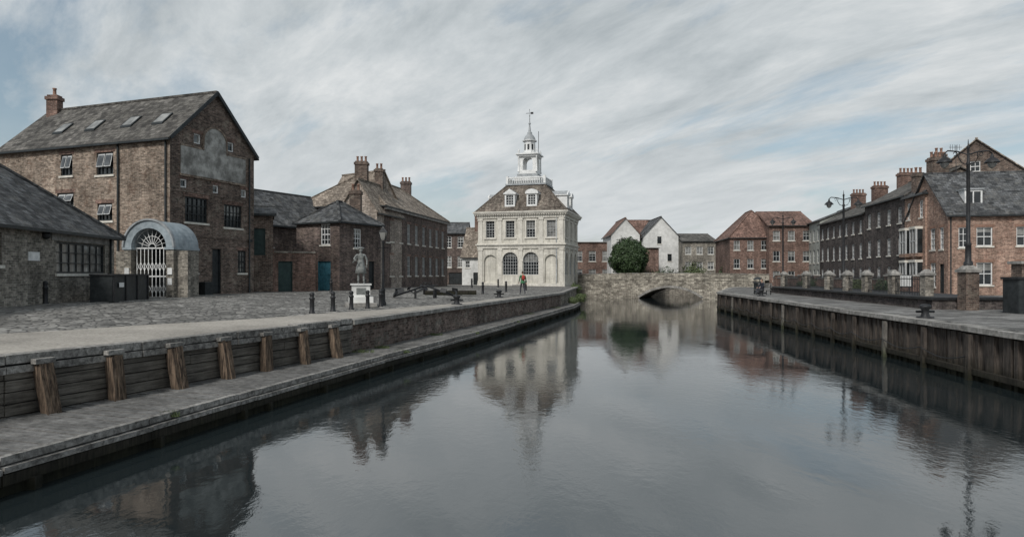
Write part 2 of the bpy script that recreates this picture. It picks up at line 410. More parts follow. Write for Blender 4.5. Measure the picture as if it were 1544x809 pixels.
# ------------------------------------------------------------------ ground, water
EL = [(-85, -180), (-21.3, -16), (-10.1, 13.1), (-5.9, 24), (4.4, 60), (8.9, 90), (9.7, 99), (12, 130)]
IZ = [2.15, 2.15, 2.15, 2.15, 2.1, 1.8, 1.75, 1.7]
ER = [(-8, -180), (10.7, -16), (14.6, 19), (19.4, 62), (27.5, 83), (30.5, 88), (31, 130)]
ZE = 1.7
def xe(pl, y):
    for i in range(len(pl)-1):
        if pl[i][1] <= y <= pl[i+1][1]:
            t = (y-pl[i][1])/(pl[i+1][1]-pl[i][1]); return pl[i][0]+t*(pl[i+1][0]-pl[i][0]), i, t
def gz(x, y):
    r = xe(EL, y)
    if r is None: return ZE
    e, i, t = r
    if x > e: return ZE
    zi = IZ[i]+t*(IZ[i+1]-IZ[i]); return ZE+(zi-ZE)*min(1, (e-x)/11)
def sheet(name, polys, mat, sub=None):
    vs, fs = [], []
    for p in polys:
        k = len(vs); vs += [tuple(q) for q in p]; fs.append(list(range(k, k+len(p))))
    me = bpy.data.meshes.new(name); me.from_pydata(vs, [], fs); me.update()
    uv = me.uv_layers.new(name="UVMap")
    for pl in me.polygons:
        for li in pl.loop_indices:
            co = me.vertices[me.loops[li].vertex_index].co; uv.data[li].uv = (co.x, co.y)
    me.materials.append(mat); o = bpy.data.objects.new(name, me); scene.collection.objects.link(o); return o
pol = []
for i in range(len(EL)-1):
    a, b_ = EL[i], EL[i+1]
    pol.append([(a[0], a[1], ZE), (b_[0], b_[1], ZE), (b_[0]-11, b_[1], IZ[i+1]), (a[0]-11, a[1], IZ[i])])
    pol.append([(a[0]-11, a[1], IZ[i]), (b_[0]-11, b_[1], IZ[i+1]), (-1500, b_[1], IZ[i+1]), (-1500, a[1], IZ[i])])
pol.append([(-1500, 130, 1.7), (1500, 130, 1.7), (2500, 3500, 1.7), (-2500, 3500, 1.7)])
for i in range(len(ER)-1):
    a, b_ = ER[i], ER[i+1]
    pol.append([(a[0], a[1], ZE), (1500, a[1], ZE), (1500, b_[1], ZE), (b_[0], b_[1], ZE)])
sheet("ground", pol, cobbles)
pol = []
for i in range(1, 4):
    a, b_ = ER[i], ER[i+1]
    pol.append([(a[0]+.3, a[1], ZE+.006), (34, a[1], ZE+.006), (34, b_[1], ZE+.006), (b_[0]+.3, b_[1], ZE+.006)])
sheet("pavement", pol, paving)
pol = []
ys = [-16, -5, 5, 10, 13.1, 14.5, 16, 18, 20, 22, 24, 27, 30, 33, 36, 42, 50]
wd = [4.6, 4.6, 4.6, 4.7, 4.8, 4.4, 4.3, 3.7, 3.5, 2.9, 2.6, 2.3, 1.6, 1.4, 1.0, .9, .5]
for i in range(len(ys)-1):
    q = []
    for (y, w_) in ((ys[i], .25), (ys[i+1], .25), (ys[i+1], wd[i+1]), (ys[i], wd[i])):
        x = xe(EL, y)[0]-w_; q.append((x, y, gz(x, y)+.008))
    pol.append(q)
sheet("sandy_footpath", pol, gravel)
q = Bld("stone_gutter")
pp = [(-17.6, 26), (-17.2, 30), (-16.6, 34), (-14.6, 38.5), (-12, 44), (-9.5, 52), (-6.5, 62)]
for i in range(len(pp)-1):
    a, c_ = V((*pp[i], 0)), V((*pp[i+1], 0)); L = (c_-a).length; k = int(L/.8)
    for j in range(k):
        p0, p1 = a.lerp(c_, j/k+.01), a.lerp(c_, (j+1)/k-.01); p0.z = gz(p0.x, p0.y)+.012; p1.z = gz(p1.x, p1.y)+.012
        q.bar('stones', concrete, p0, p1, .35, .05)
q.finish()

m, n, l, b = newmat("water")
b.inputs['Base Color'].default_value = (.015, .021, .023, 1)
b.inputs['Roughness'].default_value = .006
b.inputs['IOR'].default_value = 2.45
v = coords(n, l, 'Object', (1, .6, 1))
f1 = noi(n, l, v, 6.5, 4, .6, .3); f3 = noi(n, l, v, 1.7, 2, .5, .3); f2 = noi(n, l, v, .22, 4, .65)
rr = ramp(n, l, f2, [(.36, .15), (.64, 1.3)])
h1 = mathn(n, l, 'MULTIPLY', f1, rr)
hh = mathn(n, l, 'ADD', h1, mathn(n, l, 'MULTIPLY', f3, .9))
bump(n, l, b, hh, .33, .011)
water_m = m
sheet("water", [[(-400, -300, 0), (400, -300, 0), (400, 140, 0), (-400, 140, 0)]], water_m)

# ------------------------------------------------------------------ left quay wall + boardwalk
q = Bld("timber_quay_wall")
A, B_ = V((-21.3, -16, 0)), V((-5.9, 24, 0))
A2 = V((-10.1, 13.1, 0))
def seg(bd, P0, P1, zs0, zs1, nrow, matx, jit=.02):
    d = (P1-P0).normalized(); nrm = V((d.y, -d.x, 0)); L = (P1-P0).length
    h = (zs1-zs0)/nrow; step = 3.6; k = int(L/step)+1
    for r in range(nrow):
        off = random.uniform(0, step)
        us = [0]+[off+i*step for i in range(k) if .3 < off+i*step < L-.3]+[L]
        for i in range(len(us)-1):
            o = .08+random.uniform(0, jit)
            p, r2 = P0+d*(us[i]+.006), P0+d*(us[i+1]-.006)
            zz = zs0+h*(r+.5)
            bd.bar('planks', matx, p+nrm*(o/2)+V((0, 0, zz)), r2+nrm*(o/2)+V((0, 0, zz+random.uniform(-.01, .01))), o, h-.022)
for P0, P1 in ((A, A2), (A2, B_)):
    seg(q, P0, P1, -.4, 1.5, 8, wood_plank, .06)
    d = (P1-P0).normalized(); nrm = V((d.y, -d.x, 0)); L = (P1-P0).length
    q.poly('backing', iron, [P0+V((0, 0, -.5)), P1+V((0, 0, -.5)), P1+V((0, 0, 1.6)), P0+V((0, 0, 1.6))])
    u = 0
    while u < L-.2:
        e = min(u+random.uniform(2.2, 3.6), L); j = random.uniform(-.03, .03)
        q.bar('cap_beam', wood_cap, P0+d*u+nrm*(-.02+j)+V((0, 0, 1.66+random.uniform(-.02, .02))), P0+d*(e-.03)+nrm*(-.02+j)+V((0, 0, 1.66+random.uniform(-.02, .02))), .40, .18)
        q.bar('waling', wood_cap, P0+d*u+nrm*(.15+j)+V((0, 0, 1.47+random.uniform(-.015, .015))), P0+d*(e-.03)+nrm*(.15+j)+V((0, 0, 1.47)), .12, .14)
        u = e
    s = .65 if P0 == A2 else L % 1.62
    u = s
    while u < L-.2:
        j = random.uniform(-.1, .1); w = random.uniform(.22, .32); nb = 3
        rk = random.uniform(.38, .52)
        for k in range(nb):
            du = (k-(nb-1)/2)*w/nb*1.05
            q.bar('raking_posts', wood_post, P0+d*(u+j+du)+nrm*(rk+random.uniform(-.03, .03))+V((0, 0, .2)), P0+d*(u+du)+nrm*(.24+random.uniform(-.02, .03))+V((0, 0, 1.56+random.uniform(-.07, .0))), w/nb*.97, .24, up=tuple(nrm))
        q.bar('post_heads', wood_cap, P0+d*(u-.2)+nrm*.27+V((0, 0, 1.60)), P0+d*(u+.2)+nrm*.27+V((0, 0, 1.60)), .16, .1)
        u += 1.62+random.uniform(-.05, .05)
q.finish()
q = Bld("brick_quay_wall")
pts = [V((-5.9, 24, 0)), V((4.4, 60, 0)), V((8.9, 90, 0)), V((9.7, 99, 0)), V((12, 130, 0))]
for i in range(4):
    wall(q, pts[i], pts[i+1], -.5, 1.55, (), brick_quay if i == 0 else stone_bridge_m, part='walls%d' % i)
    d = (pts[i+1]-pts[i]).normalized(); L = (pts[i+1]-pts[i]).length; u = 0
    while u < L-.1:
        e = min(u+1.3, L)
        q.bar('coping', concrete, pts[i]+d*(u+.008)+V((0, 0, 1.63)), pts[i]+d*(e-.008)+V((0, 0, 1.63+random.uniform(-.012, .012))), .44, .17); u = e
q.finish()

bw = [(-17.5, -16), (-13.6, -8), (-7.8, 10), (-6.3, 16), (-4.5, 22.7), (-2.1, 31), (5.4, 59), (6.6, 65.5)]
def xb(y):
    for i in range(len(bw)-1):
        if bw[i][1] <= y <= bw[i+1][1]:
            t = (y-bw[i][1])/(bw[i+1][1]-bw[i][1]); return bw[i][0]+t*(bw[i+1][0]-bw[i][0])
q = Bld("timber_boardwalk")
y = -15.0; st = .16
while y < 65:
    x0 = xe(EL, y)[0]+.1; x1 = xb(y); dz = random.uniform(-.012, .012)
    sl = -.28
    a0 = V((x0, y, .5+dz)); a1 = V((x1, y+sl*(x1-x0), .46+dz))
    xx = xb(max(-15.9, min(65, a1.y))); a1.x = xx+.04+random.uniform(-.02, .02)
    q.bar('boards', wood_deck, a0, a1, st*.86, .06); y += st
for i in range(len(bw)-1):
    a, c = V((bw[i][0], bw[i][1], 0)), V((bw[i+1][0], bw[i+1][1], 0)); d = (c-a).normalized(); L = (c-a).length
    nrm = V((d.y, -d.x, 0)); u = 0
    while u < L-.05:
        e = min(u+random.uniform(2.2, 3.8), L); j = random.uniform(-.02, .02)
        q.bar('edge_beam', wood_cap, a+d*u+nrm*.04+V((0, 0, .53+j)), a+d*(e-.02)+nrm*.04+V((0, 0, .53+j*.3)), .15, .12)
        q.bar('second_beam', wood_cap, a+d*u+nrm*.12+V((0, 0, .40+j)), a+d*(e-.02)+nrm*.12+V((0, 0, .40)), .15, .09)
        q.bar('fascia', wood_pile, a+d*u+nrm*.1+V((0, 0, .26)), a+d*(e-.015)+nrm*.1+V((0, 0, .26)), .12, .17)
        q.bar('lower_waling', wood_pile, a+d*u+nrm*.03+V((0, 0, .04)), a+d*(e-.015)+nrm*.03+V((0, 0, .04)), .1, .25)
        u = e
    u = .5
    while u < L:
        q.bar('piles', wood_pile, a+d*u+nrm*.12+V((0, 0, -1)), a+d*u+nrm*.12+V((0, 0, .2)), .2, .16); u += 2.6
q.finish()

# ------------------------------------------------------------------ right quay wall
q = Bld("timber_sheet_pile_wall")
for i in range(1, 5):
    a, c = V((ER[i][0], ER[i][1], 0)), V((ER[i+1][0], ER[i+1][1], 0)); d = (c-a).normalized(); L = (c-a).length
    nrm = V((-d.y, d.x, 0)); u = 0
    while u < L:
        w = random.uniform(.16, .26); o = random.choice([.02, .08, .14])+random.uniform(0, .03)
        q.bar('boards', wood_pile, a+d*(u+w/2)+nrm*(o/2)+V((0, 0, -.8)), a+d*(u+w/2)+nrm*(o/2)+V((0, 0, 1.5+random.uniform(-.05, .02))), w-.02, o, up=tuple(nrm)); u += w
    q.poly('backing', iron, [a+V((0, 0, -.8)), c+V((0, 0, -.8)), c+V((0, 0, 1.5)), a+V((0, 0, 1.5))])
    u = 0
    while u < L-.1:
        e = min(u+random.uniform(1.8, 2.8), L); q.bar('cap', concrete, a+d*(u+.012)+V((0, 0, 1.62+random.uniform(-.015, .01))), a+d*(e-.012)+V((0, 0, 1.62+random.uniform(-.015, .01))), .56, .17); u = e
    q.bar('waling', wood_pile, a+nrm*.2+V((0, 0, .28)), c+nrm*.2+V((0, 0, .28)), .12, .18)
    u = 2.1; ps = []; kk = 0
    while u < L:
        kk += 1
        light = (kk % 5 == 3)
        q.bar('fenders_light' if light else 'fenders', wood_fender if light else wood_pile, a+d*u+nrm*.31+V((0, 0, -.8)), a+d*u+nrm*.27+V((0, 0, 1.45)), .17, .14, up=tuple(nrm)); ps.append(a+d*u+nrm*.4); u += 2.9+random.uniform(-.3, .3)
    for k in range(len(ps)-1):
        pp = [ps[k].lerp(ps[k+1], t/8)+V((0, 0, .75-.2*math.sin(math.pi*t/8))) for t in range(9)]
        q.tube('chain', iron, pp, .018, 5, False)
q.finish()

# ------------------------------------------------------------------ bridge
q = Bld("stone_arch_bridge")
P0, P1 = V((9.55, 96.6, 0)), V((32.6, 85.5, 0)); L = (P1-P0).length; d = (P1-P0)/L; nrm = V((d.y, -d.x, 0))
u0, u1, crown = 9.1, 17.7, 1.5
hw_ = (u1-u0)/2; Rr_ = (hw_**2+(crown-.05)**2)/(2*(crown-.05)); zcen = crown-Rr_
def top(u): return 3.38+.18*math.sin(math.pi*min(1, max(0, u/L)))
def arc(u):
    if u <= u0 or u >= u1: return -.6
    x = u-(u0+u1)/2
    return zcen+math.sqrt(Rr_**2-x*x)
us = [0, 2, 4, 6, 8, u0]+[u0+(u1-u0)*(i/28) for i in range(1, 28)]+[u1, 19, 21, 23, L]
TH = 7
Wb = lambda u, z, o=0: P0+d*u+nrm*o+V((0, 0, z))
for i in range(len(us)-1):
    a, c = us[i], us[i+1]; m1 = a+1e-4; m2 = c-1e-4
    for o in (0, -TH):
        q.poly('spandrel', stone_bridge_m, [Wb(a, arc(m1), o), Wb(c, arc(m2), o), Wb(c, top(c)-.95, o), Wb(a, top(a)-.95, o)])
    if u0 <= a < u1: q.poly('soffit', stone_bridge_m, [Wb(a, arc(m1)), Wb(c, arc(m2)), Wb(c, arc(m2), -TH), Wb(a, arc(m1), -TH)])
    q.poly('roadway', cobbles, [Wb(a, top(a)-.85), Wb(c, top(c)-.85), Wb(c, top(c)-.85, -TH), Wb(a, top(a)-.85, -TH)])
    for o in (.0, -TH+.35):
        q.hexa('parapet', stone_bridge_m, [Wb(a, top(a)-.95, o+.004), Wb(c, top(c)-.95, o+.004), Wb(c, top(c)-.95, o-.35), Wb(a, top(a)-.95, o-.35), Wb(a, top(a)-.08, o+.004), Wb(c, top(c)-.08, o+.004), Wb(c, top(c)-.08, o-.35), Wb(a, top(a)-.08, o-.35)])
    q.hexa('string_course', stone_bridge_m, [Wb(a, top(a)-1.0, .07), Wb(c, top(c)-1.0, .07), Wb(c, top(c)-1.0, -.05), Wb(a, top(a)-1.0, -.05), Wb(a, top(a)-.89, .07), Wb(c, top(c)-.89, .07), Wb(c, top(c)-.89, -.05), Wb(a, top(a)-.89, -.05)])
u = 0
while u < L-.1:
    e = min(u+.9, L)
    for o in (.0, -TH+.35):
        j = random.uniform(-.012, .012); lm = random.random() < .5
        q.hexa('coping' if lm else 'coping_blocks', concrete if lm else stone_bridge_m, [Wb(u+.01, top(u)-.08, o+.05), Wb(e-.01, top(e)-.08, o+.05), Wb(e-.01, top(e)-.08, o-.4), Wb(u+.01, top(u)-.08, o-.4), Wb(u+.01, top(u)+j, o+.05), Wb(e-.01, top(e)+j, o+.05), Wb(e-.01, top(e)+j, o-.4), Wb(u+.01, top(u)+j, o-.4)])
    u = e
NV = 34; uc = (u0+u1)/2; ha = math.asin(hw_/Rr_)
for i in range(NV):
    t0, t1 = -ha+2*ha*(i+.05)/NV, -ha+2*ha*(i+.95)/NV
    f = lambda t, e: (uc+(Rr_+e)*math.sin(t), zcen+(Rr_+e)*math.cos(t))
    a, b1, c, e = f(t0, 0), f(t1, 0), f(t1, .3), f(t0, .3)
    q.hexa('voussoirs', concrete, [Wb(*a, .05), Wb(*b1, .05), Wb(*c, .05), Wb(*e, .05), Wb(*a, -.02), Wb(*b1, -.02), Wb(*c, -.02), Wb(*e, -.02)])
q.finish()
q = Bld("brick_channel_wall"); wall(q, (11.5, 107), (32, 107), -.5, 1.72, (), brick_tan); q.bar('coping', concrete, (11.5, 107, 1.8), (32, 107, 1.8), .5, .16); q.finish()

# ------------------------------------------------------------------ custom house
th = R(-15)
c = Bld("custom_house", loc=(2.55, 95.75, 1.62), rot=th)
hx, hy = 6.0, 5.4
fr = []
for x in (-4.3, -1.45, 1.45, 4.3):
    fr.append((hx+x-.62, hx+x+.62, 6.75, 9.05, 'sx', 3, 6))
    if abs(x) < 2: fr.append((hx+x-1.08, hx+x+1.08, 1.65, 4.75, 'sAx', 6, 7))
    else: fr.append((hx+x-.9, hx+x+.9, .6, 4.4, 'nA'))
sd = []
for x in (-3.45, 0, 3.45):
    sd.append((hy+x-.62, hy+x+.62, 6.75, 9.05, 'sx', 3, 6)); sd.append((hy+x-1.0, hy+x+1.0, 1.65, 4.7, 'sAx', 6, 7))
cs = [(-hx, -hy), (hx, -hy), (hx, hy), (-hx, hy)]
for i in range(4):
    ops = fr if i % 2 == 0 else sd
    p, r_ = cs[i], cs[(i+1) % 4]
    W, ob = wall(c, p, r_, 0, 9.9, ops, ashlar, rev=.26)
    LL = (V(r_)-V(p)).length
    pil = [.32, 3.1, LL/2, LL-3.1, LL-.32] if i % 2 == 0 else [.32, LL/2-1.75, LL/2+1.75, LL-.32]
    for u in pil:
        ob('pilasters', trim_stone, u-.27, u+.27, .55, 5.25, .0, .10)
        ob('pilasters', trim_stone, u-.34, u+.34, .5, .8, .0, .14); ob('pilasters', trim_stone, u-.34, u+.34, 5.0, 5.26, .0, .15)
        ob('pilasters', trim_stone, u-.25, u+.25, 6.0, 9.35, .0, .10)
        ob('pilasters', trim_stone, u-.32, u+.32, 6.0, 6.22, .0, .13); ob('pilasters', trim_stone, u-.34, u+.34, 9.1, 9.4, .0, .16)
    for o in ops:
        if o[2] > 6:
            u0_, u1_, a_, c_ = o[:4]
            ob('architraves', trim_stone, u0_-.18, u0_-.0, a_-.02, c_, .0, .08); ob('architraves', trim_stone, u1_, u1_+.18, a_-.02, c_, .0, .08)
            ob('architraves', trim_stone, u0_-.24, u1_+.24, c_+.0, c_+.2, .0, .12); ob('architraves', trim_stone, u0_-.26, u1_+.26, a_-.2, a_-.025, .0, .14)
        elif o[4][0] != 'n':
            uc = (o[0]+o[1])/2; rr = (o[1]-o[0])/2; zc = o[3]-rr; N = 16
            for k in range(N):
                t0, t1 = math.pi*k/N, math.pi*(k+1)/N
                pts4 = [(uc+(rr+e)*math.cos(t), zc+(rr+e)*math.sin(t)) for t, e in ((t0, 0), (t1, 0), (t1, .2), (t0, .2))]
                c.hexa('archivolts', trim_stone, [W(u, z, 0) for u, z in pts4]+[W(u, z, .08) for u, z in pts4])
            ob('archivolts', trim_stone, uc-.13, uc+.13, o[3]-.02, o[3]+.42, .0, .14)
            for sg in (-1, 1): ob('archivolts', trim_stone, uc+sg*(rr+.1)-.12, uc+sg*(rr+.1)+.12, zc-.16, zc, .0, .12)
def ring(part, mat, e, z0, z1):
    c.box(part, mat, -hx-e, hx+e, -hy-e, hy+e, z0, z1)
def band(part, mat, e, z0, z1):
    c.box(part, mat, -hx-e, hx+e, -hy-e, -hy-.002, z0, z1); c.box(part, mat, -hx-e, hx+e, hy+.002, hy+e, z0, z1)
    c.box(part, mat, hx+.002, hx+e, -hy, hy, z0, z1); c.box(part, mat, -hx-e, -hx-.002, -hy, hy, z0, z1)
band('plinth', trim_stone, .15, -.3, .5)
band('entablature', trim_stone, .16, 5.27, 5.52); band('entablature', trim_stone, .20, 5.52, 5.72); band('entablature', trim_stone, .36, 5.72, 5.86); band('entablature', trim_stone, .17, 5.86, 5.99)
band('cornice', trim_stone, .2, 9.41, 9.7); band('cornice', trim_stone, .26, 9.7, 9.92); ring('cornice', trim_stone, .55, 9.95, 10.12); ring('cornice', trim_stone, .66, 10.12, 10.3)
for k in range(40):
    x = -hx-.3+(2*hx+.6)*k/39; c.box('modillions', trim_stone, x-.07, x+.07, -hy-.5, -hy-.24, 9.78, 9.947)
    yy = -hy-.3+(2*hy+.6)*k/39; c.box('modillions', trim_stone, hx+.24, hx+.5, yy-.07, yy+.07, 9.78, 9.947)
e = .42; dx, dy, zt = 2.75, 2.35, 14.3
lo = [(-hx-e, -hy-e, 10.3), (hx+e, -hy-e, 10.3), (hx+e, hy+e, 10.3), (-hx-e, hy+e, 10.3)]; hi = [(-dx, -dy, zt), (dx, -dy, zt), (dx, dy, zt), (-dx, dy, zt)]
for i in range(4):
    j = (i+1) % 4; c.poly('roof', tile_cust, [lo[i], lo[j], hi[j], hi[i]]); c.bar('hips', tile_cust, lo[i], hi[i], .22, .14)
c.box('deck', lead, -dx-.2, dx+.2, -dy-.2, dy+.2, zt, zt+.22)
def dormer(cx, cy, ang, seg_ped):
    ca, sa = math.cos(ang), math.sin(ang)
    T = lambda x, y, z: (cx+x*ca-y*sa, cy+x*sa+y*ca, z)
    def bx(part, mat, x0, x1, y0, y1, z0, z1):
        c.hexa(part, mat, [T(x0, y0, z0), T(x1, y0, z0), T(x1, y1, z0), T(x0, y1, z0), T(x0, y0, z1), T(x1, y0, z1), T(x1, y1, z1), T(x0, y1, z1)])
    z0 = 11.0; z1 = 12.7
    bx('dormers', paint_w, -.72, -.5, -.02, 2.2, z0, z1); bx('dormers', paint_w, .5, .72, -.02, 2.2, z0, z1)
    bx('dormers', paint_w, -.5, .5, -.01, .12, z0, z0+.25); bx('dormers', paint_w, -.5, .5, -.01, .12, z1-.15, z1)
    bx('window_glass', glass, -.5, .5, .13, .16, z0+.25, z1-.15)
    for x in (-.17, .17): bx('dormers', paint_w, x-.025, x+.025, .08, .13, z0+.25, z1-.15)
    for z in (11.55, 11.9, 12.25): bx('dormers', paint_w, -.5, .5, .09, .128, z-.02, z+.02)
    bx('dormers', paint_w, -.9, .9, -.16, 2.6, z1, z1+.13)
    N = 8
    prof = [(-.9, 0), (0, .6), (.9, 0)] if not seg_ped else [(-.9*math.cos(math.pi*k/N), .52*math.sin(math.pi*k/N)) for k in range(N+1)]
    for y0, y1, pm, pn in ((-.16, 0, paint_w, 'dormers'), (0, 2.9, lead, 'dormer_roofs')):
        for k in range(len(prof)-1):
            a_, b_ = prof[k], prof[k+1]
            c.poly(pn, pm, [T(a_[0], y0, z1+.13+a_[1]), T(b_[0], y0, z1+.13+b_[1]), T(b_[0], y1, z1+.13+b_[1]), T(a_[0], y1, z1+.13+a_[1])])
        c.poly(pn, pm, [T(x, y0, z1+.13+z) for x, z in prof])
dormer(-1.55, -hy+.15, 0, False); dormer(1.55, -hy+.15, 0, True)
dormer(hx-.15, -1.4, R(90), False); dormer(hx-.15, 1.6, R(90), True)
dormer(-hx+.15, 0, R(-90), True); dormer(0, hy-.15, R(180), True)
zb = zt+.22
c.box('balustrade', paint_w, -dx-.05, dx+.05, -dy-.05, -dy+.15, zb+.75, zb+.9); c.box('balustrade', paint_w, -dx-.05, dx+.05, dy-.15, dy+.05, zb+.75, zb+.9)
c.box('balustrade', paint_w, -dx-.05, -dx+.15, -dy+.15, dy-.15, zb+.75, zb+.9); c.box('balustrade', paint_w, dx-.15, dx+.05, -dy+.15, dy-.15, zb+.75, zb+.9)
for k in range(17):
    t = k/16; bal = [(.05, 0), (.08, .1), (.05, .3), (.09, .5), (.05, .75)]
    for y in (-dy+.05, dy-.05): c.lathe('balustrade', paint_w, (-dx+.1+(2*dx-.2)*t, y, zb), bal, 6)
    for x in (-dx+.05, dx-.05): c.lathe('balustrade', paint_w, (x, -dy+.1+(2*dy-.2)*t, zb), bal, 6)
for x in (-dx+.05, dx-.05):
    for y in (-dy+.05, dy-.05): c.box('balustrade', paint_w, x-.16, x+.16, y-.16, y+.16, zb, zb+1.08)
c.box('cupola_base', paint_w, -1.75, 1.75, -1.75, 1.75, zb, zb+.9); c.box('cupola_base', paint_w, -1.85, 1.85, -1.85, 1.85, zb+.9, zb+1.05)
c.box('cupola_step', lead, -1.5, 1.5, -1.5, 1.5, zb+1.05, zb+1.5)
z = zb+1.5
c.box('lantern', paint_w, -1.3, 1.3, -1.3, 1.3, z, z+.55)
for sx in (-1, 1):
    for sy in (-1, 1):
        c.box('lantern', paint_w, min(sx*.72, sx*1.2), max(sx*.72, sx*1.2), min(sy*.72, sy*1.2), max(sy*.72, sy*1.2), z+.55, z+2.45)
        c.lathe('lantern', paint_w, (sx*1.32, sy*1.32, z+.3), [(.16, 0), (.16, .2), (.11, .25), (.095, 2.1), (.15, 2.2)], 10)
for k in range(4):
    ang = k*math.pi/2; ca, sa = math.cos(ang), math.sin(ang)
    N = 8; r0 = .72
    for j in range(N):
        t0, t1 = math.pi*j/N, math.pi*(j+1)/N
        pp = [(r0*math.cos(t0), 1.75+r0*math.sin(t0)), (r0*math.cos(t1), 1.75+r0*math.sin(t1)), (r0*math.cos(t1), 2.5), (r0*math.cos(t0), 2.5)]
        q8 = [(x*ca+yy*sa, x*sa-yy*ca, z+zz) for yy in (1.18, .9) for x, zz in pp]
        c.hexa('lantern', paint_w, q8)
c.box('lantern', paint_w, -1.45, 1.45, -1.45, 1.45, z+2.5, z+2.75); c.box('lantern', paint_w, -1.68, 1.68, -1.68, 1.68, z+2.75, z+2.92)
z2 = z+2.92
for sx in (-1, 1):
    for sy in (-1, 1): c.lathe('urns', paint_w, (sx*1.3, sy*1.3, z2), [(.12, 0), (.06, .12), (.17, .35), (.1, .5), (.03, .75)], 8)
c.lathe('upper_stage', paint_w, (0, 0, z2), [(1.15, 0), (1.15, .25), (.85, .32), (.82, 1.35), (.82, 1.9)], 8, False, R(22.5))
for k in range(8):
    a = k*math.pi/4; x, y = math.cos(a), math.sin(a)
    c.bar('upper_openings', paint_k, (x*.765, y*.765, z2+.6), (x*.765, y*.765, z2+1.45), .3, .03, up=(x, y, 0))
c.lathe('upper_stage', paint_w, (0, 0, z2), [(1.05, 1.9), (1.08, 2.02), (.9, 2.06)], 8, False, R(22.5))
c.lathe('spire', lead, (0, 0, z2+2.04), [(.88, 0), (.84, .25), (.66, .6), (.42, .85), (.34, 1.05), (.36, 1.15), (.22, 1.3), (.10, 2.2), (.05, 3.3), (.03, 4.3)], 12)
z2 += .3
c.sphere('finial', lead, (0, 0, z2+4.2), .17); c.sphere('finial', lead, (0, 0, z2+5.3), .1)
c.bar('weathervane', iron, (-.55, 0, z2+5.7), (.5, 0, z2+5.7), .03, .06); c.bar('weathervane', iron, (.15, 0, z2+5.7), (.55, 0, z2+5.7), .03, .3); c.bar('weathervane', iron, (0, 0, z2+5.2), (0, 0, z2+6.3), .05, .05)
c.tube('flagpole', iron, [(1.45, -.6, z2-.3), (1.45, -.6, z2+2.9)], .04, 6)
c.box('steps', concrete, -.9, .9, -hy-1.0, -hy-.16, -.2, .3)
c.tube('downpipe', lead, [(5.0, -hy-.1, .3), (5.0, -hy-.1, 9.4)], .06, 8)
c.finish()

# ------------------------------------------------------------------ warehouse
K = (-19.6, 38.0); Rr = (-19.6+.33*6.9, 38+.944*6.9)
s = 1.07
fops = [(1.02*s, 2.64*s, 6.46, 7.96, 'b', 5, 3), (3.92*s, 5.38*s, 6.35, 7.8, 'b', 5, 3),
        (1.0*s, 1.87*s, 3.45, 4.9, 'b', 3, 4), (5.05*s, 5.75*s, 3.45, 4.9, 'b', 3, 4), (3.0*s, 3.68*s, 2.15, 4.95, 'd', 1, 3),
        (.75, 1.25, 8.45, 8.95, 'wx', 1, 1), (3.25, 3.75, 8.4, 8.9, 'wx', 1, 1), (5.7, 6.2, 8.4, 8.9, 'wx', 1, 1),
        (1.75, 2.3, 11.2, 11.8, 'wx', 1, 1), (4.5, 5.05, 11.2, 11.8, 'wx', 1, 1)]
LF = 14.3
lops = [(LF-5.03-.68, LF-5.03+.68, 9.3, 10.65, 'bo', 4, 3), (LF-8.2-.5, LF-8.2+.5, 9.4, 10.7, 'bo', 3, 3),
        (LF-5.03-.6, LF-5.03+.6, 6.55, 7.6, 'bo', 4, 2), (LF-8.3-.7, LF-8.3+.7, 7.55, 8.35, 'bo', 4, 2)]
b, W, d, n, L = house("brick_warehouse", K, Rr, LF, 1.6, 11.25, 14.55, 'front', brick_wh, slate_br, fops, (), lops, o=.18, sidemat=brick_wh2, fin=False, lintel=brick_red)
def onwall(part, mat, u0, u1, z0, z1, o0, o1):
    b.hexa(part, mat, [W(u0, -o0, z0), W(u1, -o0, z0), W(u1, -o1, z0), W(u0, -o1, z0), W(u0, -o0, z1), W(u1, -o0, z1), W(u1, -o1, z1), W(u0, -o1, z1)])
onwall('faded_sign_panel', plaster, .75, 6.05, 9.25, 10.9, .002, .06)
cu, r_p = 3.4, .92
pp = [(cu+r_p*math.cos(math.pi*t/16), 11.45+r_p*math.sin(math.pi*t/16)) for t in range(17)]
pp = [(cu+r_p, 10.9)]+pp+[(cu-r_p, 10.9)]
b.poly('faded_sign_panel', plaster, [W(u, -.06, z_) for u, z_ in pp])
for i in range(len(pp)-1):
    a_, c_ = pp[i], pp[i+1]; b.poly('faded_sign_panel', plaster, [W(a_[0], -.06, a_[1]), W(c_[0], -.06, c_[1]), W(c_[0], 0, c_[1]), W(a_[0], 0, a_[1])])
    am, cm_ = V(a_), V(c_); ce = V((cu, 11.4)); ao, co_ = ce+(am-ce)*1.1, ce+(cm_-ce)*1.1
    b.hexa('sign_border', brick_wh2, [W(am.x, -.0, am.y), W(cm_.x, -.0, cm_.y), W(co_.x, -.0, co_.y), W(ao.x, -.0, ao.y), W(am.x, -.1, am.y), W(cm_.x, -.1, cm_.y), W(co_.x, -.1, co_.y), W(ao.x, -.1, ao.y)])
onwall('sign_border', brick_wh2, .7, 6.1, 9.12, 9.25, .002, .1); onwall('sign_border', brick_wh2, .7, 2.3, 10.9, 11.0, .002, .09); onwall('sign_border', brick_wh2, 4.5, 6.1, 10.9, 11.0, .002, .09)
onwall('iron_ties', iron, .1, .3, 5.4, 5.6, .0, .06); onwall('iron_ties', iron, 6.5, 6.7, 5.5, 5.7, .0, .06)
for zz in (5.55, 8.2): onwall('brick_band', brick_wh, .02, 6.88, zz, zz+.1, .0, .03)
onwall('stone_corner_buttress', trim_stone, -.12, .42, 1.7, 3.6, .0, .16); onwall('stone_corner_buttress', trim_stone, -.05, .34, 3.6, 4.3, .0, .1)
